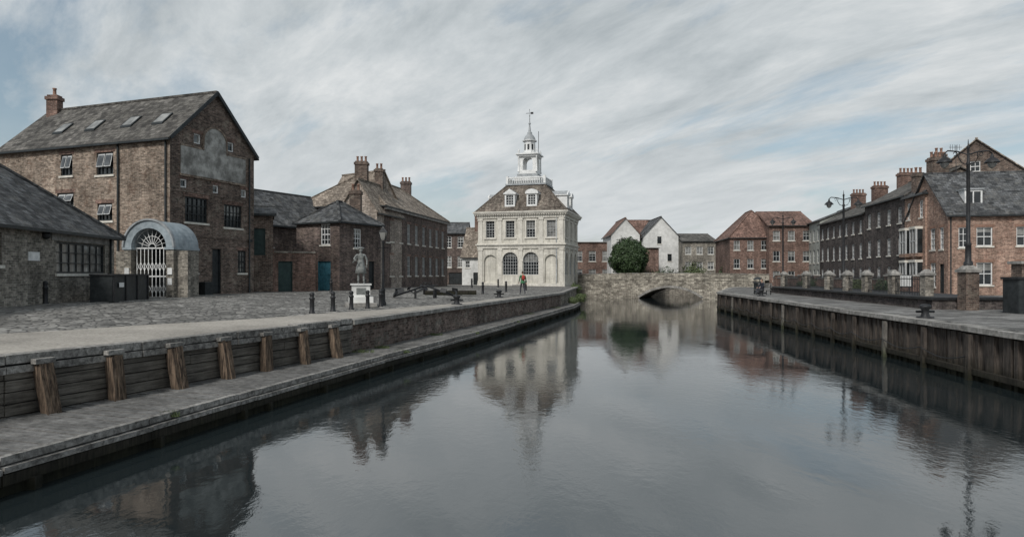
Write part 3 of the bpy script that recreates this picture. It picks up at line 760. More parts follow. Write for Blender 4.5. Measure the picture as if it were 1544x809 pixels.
sl = (14.55-11.25)/3.45
for w_ in (1.6, 4.1, 7.1, 9.9):
    u_a, u_b = .95, 1.75
    q4 = [W(u_a, w_, 11.25+u_a*sl+.13), W(u_a, w_+.85, 11.25+u_a*sl+.13), W(u_b, w_+.85, 11.25+u_b*sl+.13), W(u_b, w_, 11.25+u_b*sl+.13)]
    b.slab('skylight_frames', paint_k, q4, .1)
    cen = sum(q4, V())/4; b.slab('skylight_glass', glass2, [cen+(p-cen)*.82+V((0, 0, .105)) for p in q4], .01)
for w_ in (3.9, .25):
    p = W(-.09, w_, 0); b.tube('downpipes', paint_k, [p+V((0, 0, 2)), p+V((0, 0, 11.1))], .055, 8)
p = W(6.98-.6, -.09, 0); b.tube('downpipes', paint_k, [p+V((0, 0, 2)), p+V((0, 0, 11))], .05, 8)
p = W(3.2, 13.6, 0); chimney(b, p.x, p.y, 14, 15.6, .75, .6, brick_red, 1)
b.bar('barge_boards', paint_k, W(-.18, -.22, 11.13), W(L/2, -.22, 14.6), .05, .2); b.bar('barge_boards', paint_k, W(L+.18, -.22, 11.13), W(L/2, -.22, 14.6), .05, .2)
onwall('electric_box', paint_k, 2.1, 2.75, 2.0, 2.9, .05, .5)
b.finish()

# ------------------------------------------------------------------ low brick office
A, B_ = (-17.7, 16), (-19.8, 33)
b, W, d, n, L = house("low_brick_office", A, B_, 9, 1.6, 5.4, 9.1, 'hip', brick_tan, slate,
    [(12.0, 16.2, 3.4, 4.75, 'b', 7, 3), (7.0, 8.4, 3.7, 4.9, 'b', 3, 3), (2, 3.4, 3.7, 4.9, 'b', 3, 3)], [(2, 3.2, 3.4, 4.8, 'b', 3, 3)], o=.35, fin=False)
onw = lambda part, mat, u0, u1, z0, z1, o0, o1: b.hexa(part, mat, [W(u0, -o0, z0), W(u1, -o0, z0), W(u1, -o1, z0), W(u0, -o1, z0), W(u0, -o0, z1), W(u1, -o0, z1), W(u1, -o1, z1), W(u0, -o1, z1)])
onw('lintel_band', concrete, 11.6, 16.9, 4.78, 5.12, .0, .05)
onw('notice', paint_w, 10.0, 10.75, 3.9, 4.25, .0, .03)
b.sphere('alarm_box', iron, W(11.1, -.08, 4.95), .17)
p = W(16.6, -.08, 0); b.tube('downpipe', paint_k, [p+V((0, 0, 2)), p+V((0, 0, 5.2))], .05, 8)
b.finish()
q = Bld("metal_planter_bin")
dd = V((-.1226, .9925, 0)); nn = V((.9925, .1226, 0)); Q0 = V((-17.95, 28.2, 0))
def qb(part, mat, u0, u1, w0, w1, z0, z1):
    q.hexa(part, mat, [Q0+dd*u0+nn*w0+V((0, 0, z0)), Q0+dd*u1+nn*w0+V((0, 0, z0)), Q0+dd*u1+nn*w1+V((0, 0, z0)), Q0+dd*u0+nn*w1+V((0, 0, z0)), Q0+dd*u0+nn*w0+V((0, 0, z1)), Q0+dd*u1+nn*w0+V((0, 0, z1)), Q0+dd*u1+nn*w1+V((0, 0, z1)), Q0+dd*u0+nn*w1+V((0, 0, z1))])
qb('body', paint_k, 0, 3.6, 0, .9, 2.1, 3.3); qb('lid', iron, -.05, 3.65, -.02, .97, 3.302, 3.38)
for u in (.02, 1.2, 2.35, 3.5): qb('ribs', iron, u, u+.09, .9, .95, 2.1, 3.3)
qb('label', paint_w, .5, .95, .952, .96, 2.8, 3.0)
q.finish()

# ------------------------------------------------------------------ arched porch
q = Bld("arched_porch_canopy", loc=(-19.35, 35.3, 2.05), rot=R(-8))
ro, ri, zc, dep = 1.45, .98, 2.75, 2.2
N = 20
def hexr(part, mat, r0, r1, y0, y1, t0, t1):
    pts_ = [(r*math.cos(t), r*math.sin(t)+zc) for r, t in ((r0, t0), (r1, t0), (r1, t1), (r0, t1))]
    q.hexa(part, mat, [(x, y0, z) for x, z in pts_]+[(x, y1, z) for x, z in pts_])
for k in range(N):
    t0, t1 = math.pi*k/N, math.pi*(k+1)/N
    hexr('canopy', canopy_m, 1.02, ro, 0, dep, t0, t1); hexr('canopy_rim', lead, ro-.02, ro+.07, -.08, .1, t0, t1)
for sx in (-1, 1):
    x0, x1 = sorted((sx*1.02, sx*1.45)); q.box('piers', brick_tan, x0, x1, 0, dep, -.3, zc-.13); q.box('pier_caps', canopy_m, x0-.06, x1+.06, -.06, dep, zc-.13, zc-.002)
    q.box('wing_wall', brick_tan, min(sx*1.45, sx*2.1), max(sx*1.45, sx*2.1), .25, .5, -.3, zc-.2)
    q.box('notice_boards', paint_w, sx*1.25-.13, sx*1.25+.13, -.04, -.005, 1.3, 1.65); q.box('notice_boards', paint_w, sx*1.25-.12, sx*1.25+.12, -.04, -.005, .75, 1.1)
for k in range(9):
    x = -.9+1.8*k/8; q.tube('gate', paint_w, [(x, .3, 0), (x, .3, zc-.02)], .018, 6)
for k in range(8):
    x0 = -.9+1.8*k/8
    for zz in (.3, 1.5):
        q.tube('gate', paint_w, [(x0, .3, zz), (x0+.225, .3, zz+.45)], .012, 5); q.tube('gate', paint_w, [(x0+.225, .3, zz), (x0, .3, zz+.45)], .012, 5)
for zz in (.06, 1.2, zc-.04): q.box('gate', paint_w, -1.0, 1.0, .27, .33, zz-.035, zz+.035)
for k in range(1, 10):
    t = math.pi*k/10; q.tube('fan_grille', paint_w, [(.2*math.cos(t), .3, zc+.2*math.sin(t)), (1.0*math.cos(t), .3, zc+1.0*math.sin(t))], .016, 5)
for r_ in (.2, .6, .99): q.tube('fan_grille', paint_w, [(r_*math.cos(math.pi*k/16), .3, zc+r_*math.sin(math.pi*k/16)) for k in range(17)], .02, 5)
q.box('inner_door', paint_k, -1.02, 1.02, 1.7, 1.75, 0, zc+1.0)
q.finish()

# ------------------------------------------------------------------ left mid buildings
house("slate_roofed_store", (-21.4, 53.5), (-16.6, 62.5), 7, 1.6, 7.6, 10.7, 'along', brick_dark, slate,
      [(1.2, 2.4, 4.8, 6.2, 'b', 3, 3)], (), [(2, 3.2, 5.6, 6.8, 'b', 3, 2)], chims=[(.6, 3.5, 13.0, 1.0, .8, 2)], cm=brick_wh)
house("brick_stair_wing", (-18.5, 46.6), (-17.0, 47.2), 4, 1.6, 7.6, 8.2, 'along', brick_wh, slate, [(.35, 1.1, 4.7, 6.6, 'g', 1, 3)])
q = Bld("brick_yard_wall")
A, B_ = V((-17.3, 47.3, 0)), V((-14.5, 48.9, 0))
W_, ob = wall(q, A, B_, 1.6, 4.9, [(.6, 1.6, 2.1, 4.3, 'g', 1, 1)], brick_red); LW = (B_-A).length
wall(q, (-14.4, 49.2), (-17.4, 47.6), 1.6, 4.9, (), brick_red)
ob('coping', brick_tan, 0, LW, 4.9, 5.02, -.4, .08); ob('pier', brick_red, -.1, .3, 1.6, 5.2, -.4, .1); ob('pier_cap', concrete, -.15, .35, 5.2, 5.3, -.45, .15)
q.finish()
house("slate_hipped_house", (-16.9, 52), (-13.0, 50), 4.9, 1.6, 7.45, 9.1, 'hip', brick_dark, slate,
      [(2.5, 3.45, 5.6, 7.2, 'w', 3, 4), (2.2, 3.5, 2.1, 4.35, 'e', 2, 2)], [(1.6, 2.5, 5.4, 6.9, 'w', 3, 4), (3.4, 4.1, 2.2, 4.4, 'd', 1, 2)], chims=[(2.2, 4.4, 10.3, .9, .6, 2)], cm=brick_wh)
b, W, d, n, L = house("georgian_brick_house", (-11.9, 62), (-8.0, 82), 9, 1.6, 9.9, 13.4, 'hip', brick_dark, tile_tan,
      row(20.3, 8, [(6.5, 8.5), (3.2, 5.2)], .95, 's', 3, 4, .6), [], row(9, 3, [(6.5, 8.5)], .95), chims=[(18, 4.5, 14.6, 1.2, .8, 3)], cm=brick_dark, lintel=brick_red, fin=False)
b.bar('parapet_cornice', concrete, W(-.1, -.12, 9.55), W(L+.1, -.12, 9.55), .25, .18)
b.finish()
house("gabled_stone_house", (-15.9, 61.2), (-12.3, 60.4), 6, 1.6, 9.2, 12.0, 'front', brick_pink, tile_tan, [(1.5, 2.3, 7.4, 8.8, 'w', 2, 4)], [(2, 2.9, 6.4, 8.0, 'w', 2, 4)], chims=[(.3, 4.0, 14.4, 1.2, .8, 3), (1.7, 5.0, 13.8, .8, .7, 2)], cm=brick_wh)
house("tile_roofed_house", (-14.6, 66), (-11.8, 70), 6, 7.5, 10.2, 13.9, 'front', brick_pink, tile_tan)
house("brick_townhouse", (-10.6, 101), (-6.9, 101), 8, 1.4, 9.6, 11.4, 'along', brick_dark, slate, row(3.7, 2, [(7.4, 9.1), (4.4, 6.1)], .9)+[(1, 3, 1.8, 3.6, 'd', 2, 2)])
house("white_cottage", (-7.3, 97), (-4.2, 96.3), 6, 1.4, 6.0, 10.2, 'along', white_wall, tile_tan, [(.5, 1.2, 4.3, 5.3, 'w', 2, 2), (1.7, 2.5, 1.8, 3.6, 'd', 1, 2)], chims=[(1.6, 3, 12.4, 1.0, .7, 2)])
house("brick_yard_building", (-25, 70), (-13, 76), 10, 1.6, 7.5, 10, 'along', brick_dark, slate)

# ------------------------------------------------------------------ buildings beyond the bridge
house("flat_roofed_brick_block", (10.5, 116), (17.6, 116), 10, 1.5, 8.9, 9, 'flat', brick_red, concrete, row(7.1, 3, [(5.6, 7.4), (2.4, 4.2)], 1.2, 's'))
house("white_gabled_house", (16.6, 111), (21.4, 111), 10, 1.5, 10.0, 12.7, 'front', white_wall, tile_red, [(1.2, 1.8, 7.8, 8.8, 'w', 1, 2), (3, 3.6, 7.8, 8.8, 'w', 1, 2)])
house("red_roofed_house", (20.2, 116), (26.5, 116), 8, 1.5, 9.9, 13.0, 'along', white_wall, tile_red)
house("white_gabled_house", (21.8, 110), (27.6, 110), 14, 1.5, 9.7, 12.8, 'front', white_wall, slate, [(2.3, 3.0, 8.4, 9.6, 'b', 1, 2), (1.1, 1.8, 5.5, 6.7, 'b', 1, 2), (4, 4.7, 5.5, 6.7, 'b', 1, 2)], row(14, 4, [(6.6, 8)], .9))
house("brick_outbuilding", (18.7, 103), (22.8, 103), 5, 1.5, 7.4, 7.5, 'flat', brick_red, concrete, [(1, 1.8, 4.5, 5.8, 'b', 2, 2)])
house("modern_brick_block", (31.4, 122), (37.6, 122), 12, 1.5, 9.4, 11, 'along', brick_tan, slate_br, row(6.2, 3, [(7, 8.4), (4.2, 5.6)], 1.1))
house("modern_brick_block", (37.9, 132), (42.5, 130), 12, 1.5, 9.0, 9.5, 'flat', brick_pink, concrete, row(5, 2, [(6.5, 8), (3.6, 5.1)], 1.4, 'b'))
house("distant_brick_house", (41, 150), (49, 150), 12, 1.5, 6.8, 9, 'along', brick_red, slate_br, row(8, 3, [(4.2, 5.6)], 1.1))
house("red_brick_flats", (32.2, 98), (40, 97), 12, 1.5, 8.9, 13.0, 'hip', brick_red, tile_red,
      row(7.8, 4, [(6.9, 8.3), (4.2, 5.6), (1.9, 3.1)], .85, 's', 2, 2), row(12, 4, [(6.9, 8.3), (4.2, 5.6)], .9))
house("red_brick_flats", (37.2, 96), (43.5, 95.5), 12, 1.5, 10.4, 12.8, 'along', brick_red, tile_red, row(6.3, 3, [(8.2, 9.6), (5.2, 6.7), (2.4, 3.8)], .95, 's', 2, 2), row(12, 4, [(6.9, 8.3)], .9))
house("rendered_townhouse", (43.3, 98), (41.5, 89.4), 9, 1.5, 10.6, 12.4, 'along', cream_wall, slate, row(8.8, 4, [(7.9, 9.5), (4.9, 6.7), (2.2, 4)], .95, 's'))
A, B_ = (41.3, 89), (38.35, 72.2)
house("dark_brick_terrace", A, B_, 9, 1.5, 10.0, 12.2, 'along', brick_terr, slate_br, row(17.05, 7, [(7.9, 9.3), (5.1, 6.8), (2.3, 4.1)], .85, 's', 3, 4),
      chims=[(1, 4.5, 14, 1.6, .8, 4), (8.5, 4.5, 14, 1.6, .8, 4), (16.2, 4.5, 14.4, 1.6, .8, 4)], cm=brick_red)
A, B_ = (38.3, 72), (36.45, 61.4)
house("dark_brick_terrace", A, B_, 9, 1.5, 10.7, 13.1, 'along', brick_terr, slate_br, row(10.7, 4, [(8.2, 9.7), (5.2, 6.9), (2.3, 4.1)], .9, 's', 3, 4), rightmat=brick_wh,
      chims=[(9.8, 3.2, 14.6, .9, .8, 2)], cm=brick_wh)
A, B_ = (36.4, 61.2), (35.0, 53.2)
b, W, d, n, L = house("orange_brick_house", A, B_, 24, 1.5, 8.2, 11.9, 'front', brick_orange, slate,
      [(4.9, 5.8, 5.4, 7.2, 'w', 2, 4), (6.6, 7.3, 5.4, 7.2, 'w', 2, 4), (4.9, 5.9, 2.3, 4.3, 'w', 2, 4), (6.6, 7.4, 1.8, 4.2, 'd', 1, 2)],
      [(.75, 1.5, 5.5, 7.1, 'w', 2, 3), (2.05, 3.2, 5.6, 7.1, 'w', 2, 2), (2.05, 3.2, 2.5, 4.3, 'w', 2, 2), (4.9, 6.1, 5.6, 7.1, 'w', 2, 2), (4.9, 6.1, 2.5, 4.3, 'w', 2, 2), (8, 9.2, 5.6, 7.1, 'w', 2, 2), (8, 9.2, 2.5, 4.3, 'w', 2, 2)], fin=False, lintel=terracotta)
p = W(L+.09, .15, 0); b.tube('downpipe', paint_k, [p+V((0, 0, 1.7)), p+V((0, 0, 8))], .05, 8)
for (w0, w1, z0, z1, u0_, u1_, mt, pn) in ((1.6, 1.72, 8.9, 10.2, -.9, -2.6, paint_w, 'dormer'), (2.78, 2.9, 8.9, 10.2, -.9, -2.6, paint_w, 'dormer'), (1.72, 2.78, 8.9, 9.05, -.9, -1.0, paint_w, 'dormer'), (1.72, 2.78, 10.05, 10.2, -.9, -1.0, paint_w, 'dormer'), (1.5, 3.0, 10.2, 10.32, -.8, -2.9, lead, 'dormer_roof'), (2.2, 2.28, 9.05, 10.05, -.9, -1.0, paint_w, 'dormer')):
    b.hexa(pn, mt, [W(L+u0_, w0, z0), W(L+u1_, w0, z0), W(L+u1_, w1, z0), W(L+u0_, w1, z0), W(L+u0_, w0, z1), W(L+u1_, w0, z1), W(L+u1_, w1, z1), W(L+u0_, w1, z1)])
b.poly('dormer_glass', glass, [W(L-.97, 1.72, 9.05), W(L-.97, 2.78, 9.05), W(L-.97, 2.78, 10.05), W(L-.97, 1.72, 10.05)])
b.finish()
A, B_ = (36.3, 61.3), (35.5, 57.0)
b, W, d, n, L = house("three_storey_brick_house", A, B_, 6, 1.5, 10.4, 11.6, 'hip', brick_orange, slate,
      [(.5, 1.2, 8.3, 9.8, 'w', 2, 4), (3.2, 3.9, 8.3, 9.8, 'w', 2, 4)], chims=[(.9, 2.4, 13.9, 1.5, .9, 4), (.6, .9, 12.6, .8, .7, 2)], cm=brick_wh, fin=False)
for u in (.35, 2.6):
    for z0, z1 in ((5.2, 7.3), (2.2, 4.4)):
        for (uu0, uu1, zz0, zz1, o0, o1, mt, pn) in ((u, u+1.35, z0-.3, z0, .003, .6, brick_orange, 'bay_base'), (u, u+1.35, z1, z1+.22, .003, .64, trim_stone, 'bay_cornice'), (u+.08, u+1.27, z0, z1, .003, .52, glass, 'bay_glass'),
                (u, u+.12, z0, z1, .45, .58, paint_g, 'bay_frames'), (u+1.23, u+1.35, z0, z1, .45, .58, paint_g, 'bay_frames'), (u+.62, u+.73, z0, z1, .521, .57, paint_g, 'bay_frames'), (u+.12, u+1.23, (z0+z1)/2-.04, (z0+z1)/2+.04, .521, .56, paint_g, 'bay_frames')):
            b.hexa(pn, mt, [W(uu0, -o0, zz0), W(uu1, -o0, zz0), W(uu1, -o1, zz0), W(uu0, -o1, zz0), W(uu0, -o0, zz1), W(uu1, -o0, zz1), W(uu1, -o1, zz1), W(uu0, -o1, zz1)])
p = W(3, 3, 0); b.tube('tv_aerial', iron, [p+V((0, 0, 10.5)), p+V((0, 0, 14.6))], .025, 6); b.bar('tv_aerial', iron, p+V((-.6, 0, 14.4)), p+V((.5, 0, 14.4)), .03, .03)
for k in range(5): b.bar('tv_aerial', iron, p+V((-.5+k*.2, 0, 14.15)), p+V((-.5+k*.2, 0, 14.65)), .02, .02)
b.finish()
house("gabled_brick_house", (40.6, 64.6), (46.8, 60.2), 7, 1.5, 12.7, 16.0, 'front', brick_wh, tile_tan, [(3.3, 4.1, 13.0, 14.0, 'w', 2, 2)])

# ------------------------------------------------------------------ raised terrace with railing on right quay
def lx(y): return 16.8+.124*y
q = Bld("raised_terrace")
a, c_ = 31.2, 60
q.hexa('retaining_wall', brick_terr, [(lx(a)-.9, a, 1.6), (lx(a)+3, a, 1.6), (lx(c_)+3, c_, 1.6), (lx(c_)-.9, c_, 1.6), (lx(a)-.9, a, 2.16), (lx(a)+3, a, 2.16), (lx(c_)+3, c_, 2.16), (lx(c_)-.9, c_, 2.16)])
a, c_ = 31.1, 60.1
q.hexa('coping', iron, [(lx(a)-1.05, a, 2.162), (lx(a)+3, a, 2.162), (lx(c_)+3, c_, 2.162), (lx(c_)-1.05, c_, 2.162), (lx(a)-1.05, a, 2.27), (lx(a)+3, a, 2.27), (lx(c_)+3, c_, 2.27), (lx(c_)-1.05, c_, 2.27)])
q.finish()
q = Bld("iron_railing")
py = [33.5, 37.2, 40.9, 44.0, 47.5, 52.5, 58.7]
for y in py:
    x = lx(y)
    q.box('stone_piers', brick_tan, x-.22, x+.22, y-.22, y+.22, 2.27, 3.3)
    q.box('pier_caps', concrete, x-.29, x+.29, y-.29, y+.29, 3.3, 3.42)
    q.hexa('pier_caps', concrete, [(x-.24, y-.24, 3.42), (x+.24, y-.24, 3.42), (x+.24, y+.24, 3.42), (x-.24, y+.24, 3.42), (x-.07, y-.07, 3.62), (x+.07, y-.07, 3.62), (x+.07, y+.07, 3.62), (x-.07, y+.07, 3.62)])
for i in range(len(py)-1):
    a, c_ = py[i]+.24, py[i+1]-.24
    for zz in (2.42, 3.12): q.bar('rails', iron, (lx(a), a, zz), (lx(c_), c_, zz), .045, .045)
    nb = int((c_-a)/.17)
    for k in range(nb+1):
        y = a+(c_-a)*k/nb; q.bar('balusters', iron, (lx(y), y, 2.27), (lx(y), y, 3.25), .022, .022)
q.finish()
q = Bld("garden_wall")
wall(q, (31.5, 80), (30.2, 50), 1.6, 2.9, (), brick_red, part='walls'); wall(q, (30.5, 50), (31.8, 80), 1.6, 2.9, (), brick_red, part='walls')
q.bar('coping', concrete, (31.65, 80, 2.95), (30.35, 50, 2.95), .4, .1)
for k in range(9):
    y = 50+k*3.6; x = 30.35+(y-50)*.0433; q.box('piers', brick_red, x-.28, x+.28, y-.28, y+.28, 1.6, 3.2); q.box('coping', concrete, x-.34, x+.34, y-.34, y+.34, 3.2, 3.32)
q.finish()

# ------------------------------------------------------------------ street lamps
def lamp(x, y, h=7.4, pier=True, z=ZE):
    q = Bld("double_street_lamp", loc=(x, y, z))
    if pier:
        q.box('stone_pier', brick_wh, -.3, .3, -.3, .3, 0, 1.75); q.box('pier_cap', concrete, -.38, .38, -.38, .38, 1.75, 1.88)
        q.hexa('pier_cap', concrete, [(-.33, -.33, 1.88), (.33, -.33, 1.88), (.33, .33, 1.88), (-.33, .33, 1.88), (-.15, -.15, 2.08), (.15, -.15, 2.08), (.15, .15, 2.08), (-.15, .15, 2.08)])
        z0 = 2.08
    else: z0 = 0
    q.lathe('column', iron, (0, 0, z0), [(.19, 0), (.19, .12), (.13, .2), (.12, .9), (.15, .95), (.09, 1.05), (.075, h-z0-.9), (.11, h-z0-.85), (.06, h-z0-.75), (.05, h-z0-.15), (.09, h-z0-.1), (.03, h-z0), (.01, h-z0+.28)], 12)
    zz = h-.3
    for s_ in (-1, 1):
        q.tube('cross_arm', iron, [(s_*.04, 0, zz-.12), (s_*.5, 0, zz+.02), (s_*.95, 0, zz+.05), (s_*1.08, 0, zz-.06)], .032, 8)
        q.tube('scrolls', iron, [(s_*.06, 0, zz-.6), (s_*.3, 0, zz-.5), (s_*.45, 0, zz-.25), (s_*.42, 0, zz-.02)], .022, 6)
        q.tube('scrolls', iron, [(s_*(.6+.09*math.cos(t)), 0, zz-.1+.09*math.sin(t)) for t in [k*.6 for k in range(10)]], .018, 6)
        q.lathe('lantern_hood', iron, (s_*1.1, 0, zz-.3), [(.32, -.2), (.31, -.16), (.19, -.02), (.09, .04), (.06, .14), (.03, .24)], 14)
        q.lathe('lantern_glass', glass2, (s_*1.1, 0, zz-.74), [(.03, -.02), (.12, .04), (.17, .14), (.2, .25)], 14)
    return q.finish()
lamp(21.05, 30.6, 7.6); lamp(25.0, 50, 7.7, False); lamp(28.6, 70, 7.9, False)
q = Bld("lantern_post", loc=(-6.45, 33.2, gz(-6.45, 33.2)))
q.lathe('column', iron, (0, 0, 0), [(.16, 0), (.16, .1), (.11, .2), (.1, .7), (.12, .75), (.065, .85), (.05, 3.1), (.08, 3.15), (.04, 3.22)], 12)
q.tube('ladder_bar', iron, [(-.28, 0, 2.85), (.28, 0, 2.85)], .02, 6)
q.hexa('lantern', glass2, [(-.1, -.1, 3.25), (.1, -.1, 3.25), (.1, .1, 3.25), (-.1, .1, 3.25), (-.18, -.18, 3.62), (.18, -.18, 3.62), (.18, .18, 3.62), (-.18, .18, 3.62)])
for sx in (-1, 1):
    for sy in (-1, 1): q.bar('lantern_frame', iron, (sx*.1, sy*.1, 3.23), (sx*.185, sy*.185, 3.64), .03, .03)
q.lathe('lantern_hood', iron, (0, 0, 3.63), [(.27, 0), (.12, .16), (.08, .2), (.03, .3)], 4, False, R(45))
q.finish()

# ------------------------------------------------------------------ bollards
def bollard(x, y, h=.85, nm="cast_iron_bollard"):
    q = Bld(nm, loc=(x, y, gz(x, y)-.01), rot=random.random())
    k = h/.85
    q.lathe('body', iron, (0, 0, 0), [(.125, 0), (.125, .06*k), (.095, .1*k), (.085, .55*k), (.11, .58*k), (.11, .63*k), (.075, .66*k), (.08, .72*k), (.1, .77*k), (.08, .83*k), (.02, .86*k)], 14)
    q.lathe('foot_ring', concrete, (0, 0, 0), [(.2, -.02), (.2, .02), (.12, .022)], 14)
    q.finish()
for x, y in ((-7.9, 26.2), (-7.45, 27.6), (-7.0, 28.9), (-6.55, 30.1), (-6.25, 31.6)): bollard(x, y)
for x, y in ((-19.0, 27.0), (-12, 44), (-10.2, 46), (-2.2, 50), (-.5, 56), (1.3, 62), (-4, 66), (-1.5, 72)): bollard(x, y, .95)
def mooring(x, y, z):
    q = Bld("mooring_bollard", loc=(x, y, z))
    q.lathe('base_plate', iron, (0, 0, 0), [(.3, 0), (.3, .05), (.2, .06)], 16)
    q.lathe('drum', iron, (0, 0, .05), [(.17, 0), (.13, .12), (.13, .25), (.2, .34), (.21, .4), (.14, .46), (.02, .48)], 16)
    q.tube('cross_bar', iron, [(-.34, 0, .24), (.34, 0, .24)], .045, 8)
    q.finish()
mooring(15.7, 25.2, ZE+.01); mooring(-3.0, 36.0, gz(-3.0, 36)); mooring(-.9, 46, gz(-.9, 46)); mooring(18.8, 50, ZE+.01)

# ------------------------------------------------------------------ figures
skin_m = M("skin", (.42, .26, .19), (.50, .32, .24), 6, .6, 0)
hair_m = M("hair", (.05, .035, .025), (.10, .07, .05), 20, .7, .2)
def cloth(nm, c): return M(nm, [k*.8 for k in c], c, 10, .9, .2)
def skinobj(nm, nodes, edges, mat, root, sub=2):
    me = bpy.data.meshes.new(nm); keys = list(nodes); me.from_pydata([nodes[k][0] for k in keys], [(keys.index(a), keys.index(b_)) for a, b_ in edges], []); me.update()
    o = bpy.data.objects.new(nm, me); scene.collection.objects.link(o); me.materials.append(mat)
    o.modifiers.new('Skin', 'SKIN')
    dsk = me.skin_vertices[0].data
    for i, k in enumerate(keys):
        r = nodes[k][1]; dsk[i].radius = (r, r) if not hasattr(r, '__len__') else r; dsk[i].use_root = (k == root)
    s_ = o.modifiers.new('Sub', 'SUBSURF'); s_.levels = sub; s_.render_levels = sub
    return o
def figure(name, loc, rot, J, mats, h=1.75, coat=False, statue=False, seated=False):
    top_, leg_, shoe_, sk_, hr_ = mats
    q = Bld(name, loc=loc, rot=rot, scale=h/1.75)
    ex = []
    hipc, chest, neck = J['hip'], J['chest'], J['neck']
    hlow = tuple(V(hipc)-(V(chest)-V(hipc)).normalized()*.08)
    body = {'hip': (hlow, (.155, .12)), 'waist': (tuple((a+b_)/2 for a, b_ in zip(hipc, chest)), (.14, .105)), 'chest': (chest, (.165, .115)), 'neck': (neck, .06)}
    ed = [('hip', 'waist'), ('waist', 'chest'), ('chest', 'neck')]
    for s_ in 'LR':
        body['sh'+s_] = (J['sh'+s_], .068); body['el'+s_] = (J['el'+s_], .048); body['wr'+s_] = (J['wr'+s_], .034)
        ed += [('chest', 'sh'+s_), ('sh'+s_, 'el'+s_), ('el'+s_, 'wr'+s_)]
    ex.append(skinobj('upper_body', body, ed, top_, 'hip', 2))
    q.sphere('pelvis', leg_, V(hipc)-V((0, 0, .04)), (.165, .115, .13), 16, 10)
    for s_ in 'LR':
        t_ = V(J['th'+s_]); k_ = V(J['kn'+s_]); up_ = t_+(V(hipc)-t_)*.35+V((0, 0, .0))
        lg = {'a': (tuple(up_), .085), 'th': (tuple(t_), .088), 'm': (tuple(t_.lerp(k_, .5)), .078), 'kn': (tuple(k_), .06), 'c': (tuple(k_.lerp(V(J['an'+s_]), .35)), .058), 'an': (J['an'+s_], .042)}
        ex.append(skinobj('leg_'+s_, lg, [('a', 'th'), ('th', 'm'), ('m', 'kn'), ('kn', 'c'), ('c', 'an')], leg_, 'a', 2))
        a = V(J['an'+s_]); t = V(J.get('toe'+s_, tuple(a+V((0, .17, -.05)))))
        ex.append(skinobj('shoe_'+s_, {'h': (tuple(a+V((0, -.04, -.045))), .04), 'm': (tuple(a+V((0, .05, -.045))), .042), 't': (tuple(t), .03)}, [('h', 'm'), ('m', 't')], shoe_, 'h', 1))
        w = V(J['wr'+s_]); e_ = V(J['el'+s_]); dr = (w-e_).normalized(); side = V((1, 0, 0)) if abs(dr.x) < .7 else V((0, 0, 1))
        ex.append(skinobj('palm_'+s_, {'w': (tuple(w), .026), 'p': (tuple(w+dr*.07), (.036, .018))}, [('w', 'p')], sk_, 'w', 1))
        fwd = dr.cross(side).normalized(); sd_ = fwd.cross(dr).normalized()
        for k, ln in enumerate((.062, .075, .08, .07)):
            bs = w+dr*.075+sd_*((k-1.5)*.019)
            ex.append(skinobj('finger_%s%d' % (s_, k), {'a': (tuple(bs), .0095), 'b': (tuple(bs+dr*ln*.5+fwd*.006), .0088), 'c': (tuple(bs+dr*ln*.9+fwd*.03), .0075)}, [('a', 'b'), ('b', 'c')], sk_, 'a', 1))
        bs = w+dr*.03+sd_*.03
        ex.append(skinobj('thumb_%s' % s_, {'a': (tuple(bs), .011), 'b': (tuple(bs+dr*.03+sd_*.025), .0095), 'c': (tuple(bs+dr*.06+sd_*.028+fwd*.01), .008)}, [('a', 'b'), ('b', 'c')], sk_, 'a', 1))
    nk = V(neck); hc = V(J['head'])
    q.tube('neck', sk_, [nk-V((0, 0, .06)), hc-V((0, .01, .05))], [.06, .052], 12)
    q.sphere('head', sk_, hc, (.075, .092, .115), 18, 14)
    q.sphere('head', sk_, hc+V((0, .03, -.06)), (.052, .06, .055), 14, 10)
    q.sphere('nose', sk_, hc+V((0, .096, -.012)), (.013, .02, .022), 8, 6)
    for sx in (-1, 1):
        q.sphere('ears', sk_, hc+V((sx*.077, 0, -.01)), (.012, .02, .032), 8, 6)
        q.sphere('eyes', hr_, hc+V((sx*.03, .083, .008)), (.011, .008, .007), 8, 6)
    q.sphere('mouth', hr_ if statue else terracotta, hc+V((0, .083, -.056)), (.022, .008, .005), 8, 6)
    q.sphere('hair', hr_, hc+V((0, -.018, .028)), (.083, .092, .10), 16, 12)
    if coat:
        q.lathe('coat_skirt', top_, (hipc[0], hipc[1], hipc[2]), [(.15, .2), (.18, .0), (.23, -.2), (.28, -.45)], 16)
        q.sphere('hair_queue', hr_, hc+V((0, -.1, -.06)), (.03, .03, .08), 8, 6)
    elif not seated:
        q.lathe('jacket_hem', top_, (hipc[0], hipc[1], hipc[2]), [(.165, -.12), (.17, -.1), (.168, .0), (.12, .12)], 16)
    q.extra += ex
    return q
def stand(**kw):
    J = dict(hip=(0, 0, .95), chest=(0, 0, 1.3), neck=(0, -.01, 1.48), head=(0, .01, 1.62), shL=(-.19, 0, 1.40), shR=(.19, 0, 1.40), elL=(-.25, -.02, 1.12), elR=(.25, -.02, 1.12), wrL=(-.25, .08, .88), wrR=(.25, .08, .88),
             thL=(-.09, 0, .86), thR=(.09, 0, .86), knL=(-.11, .02, .49), knR=(.11, .02, .49), anL=(-.12, -.02, .09), anR=(.12, -.02, .09))
    J.update(kw); return J
g1, g2, g3 = cloth("green_jacket", (.07, .20, .10)), cloth("dark_trousers", (.06, .06, .075)), cloth("red_bag", (.42, .06, .045))
x, y = .85, 53
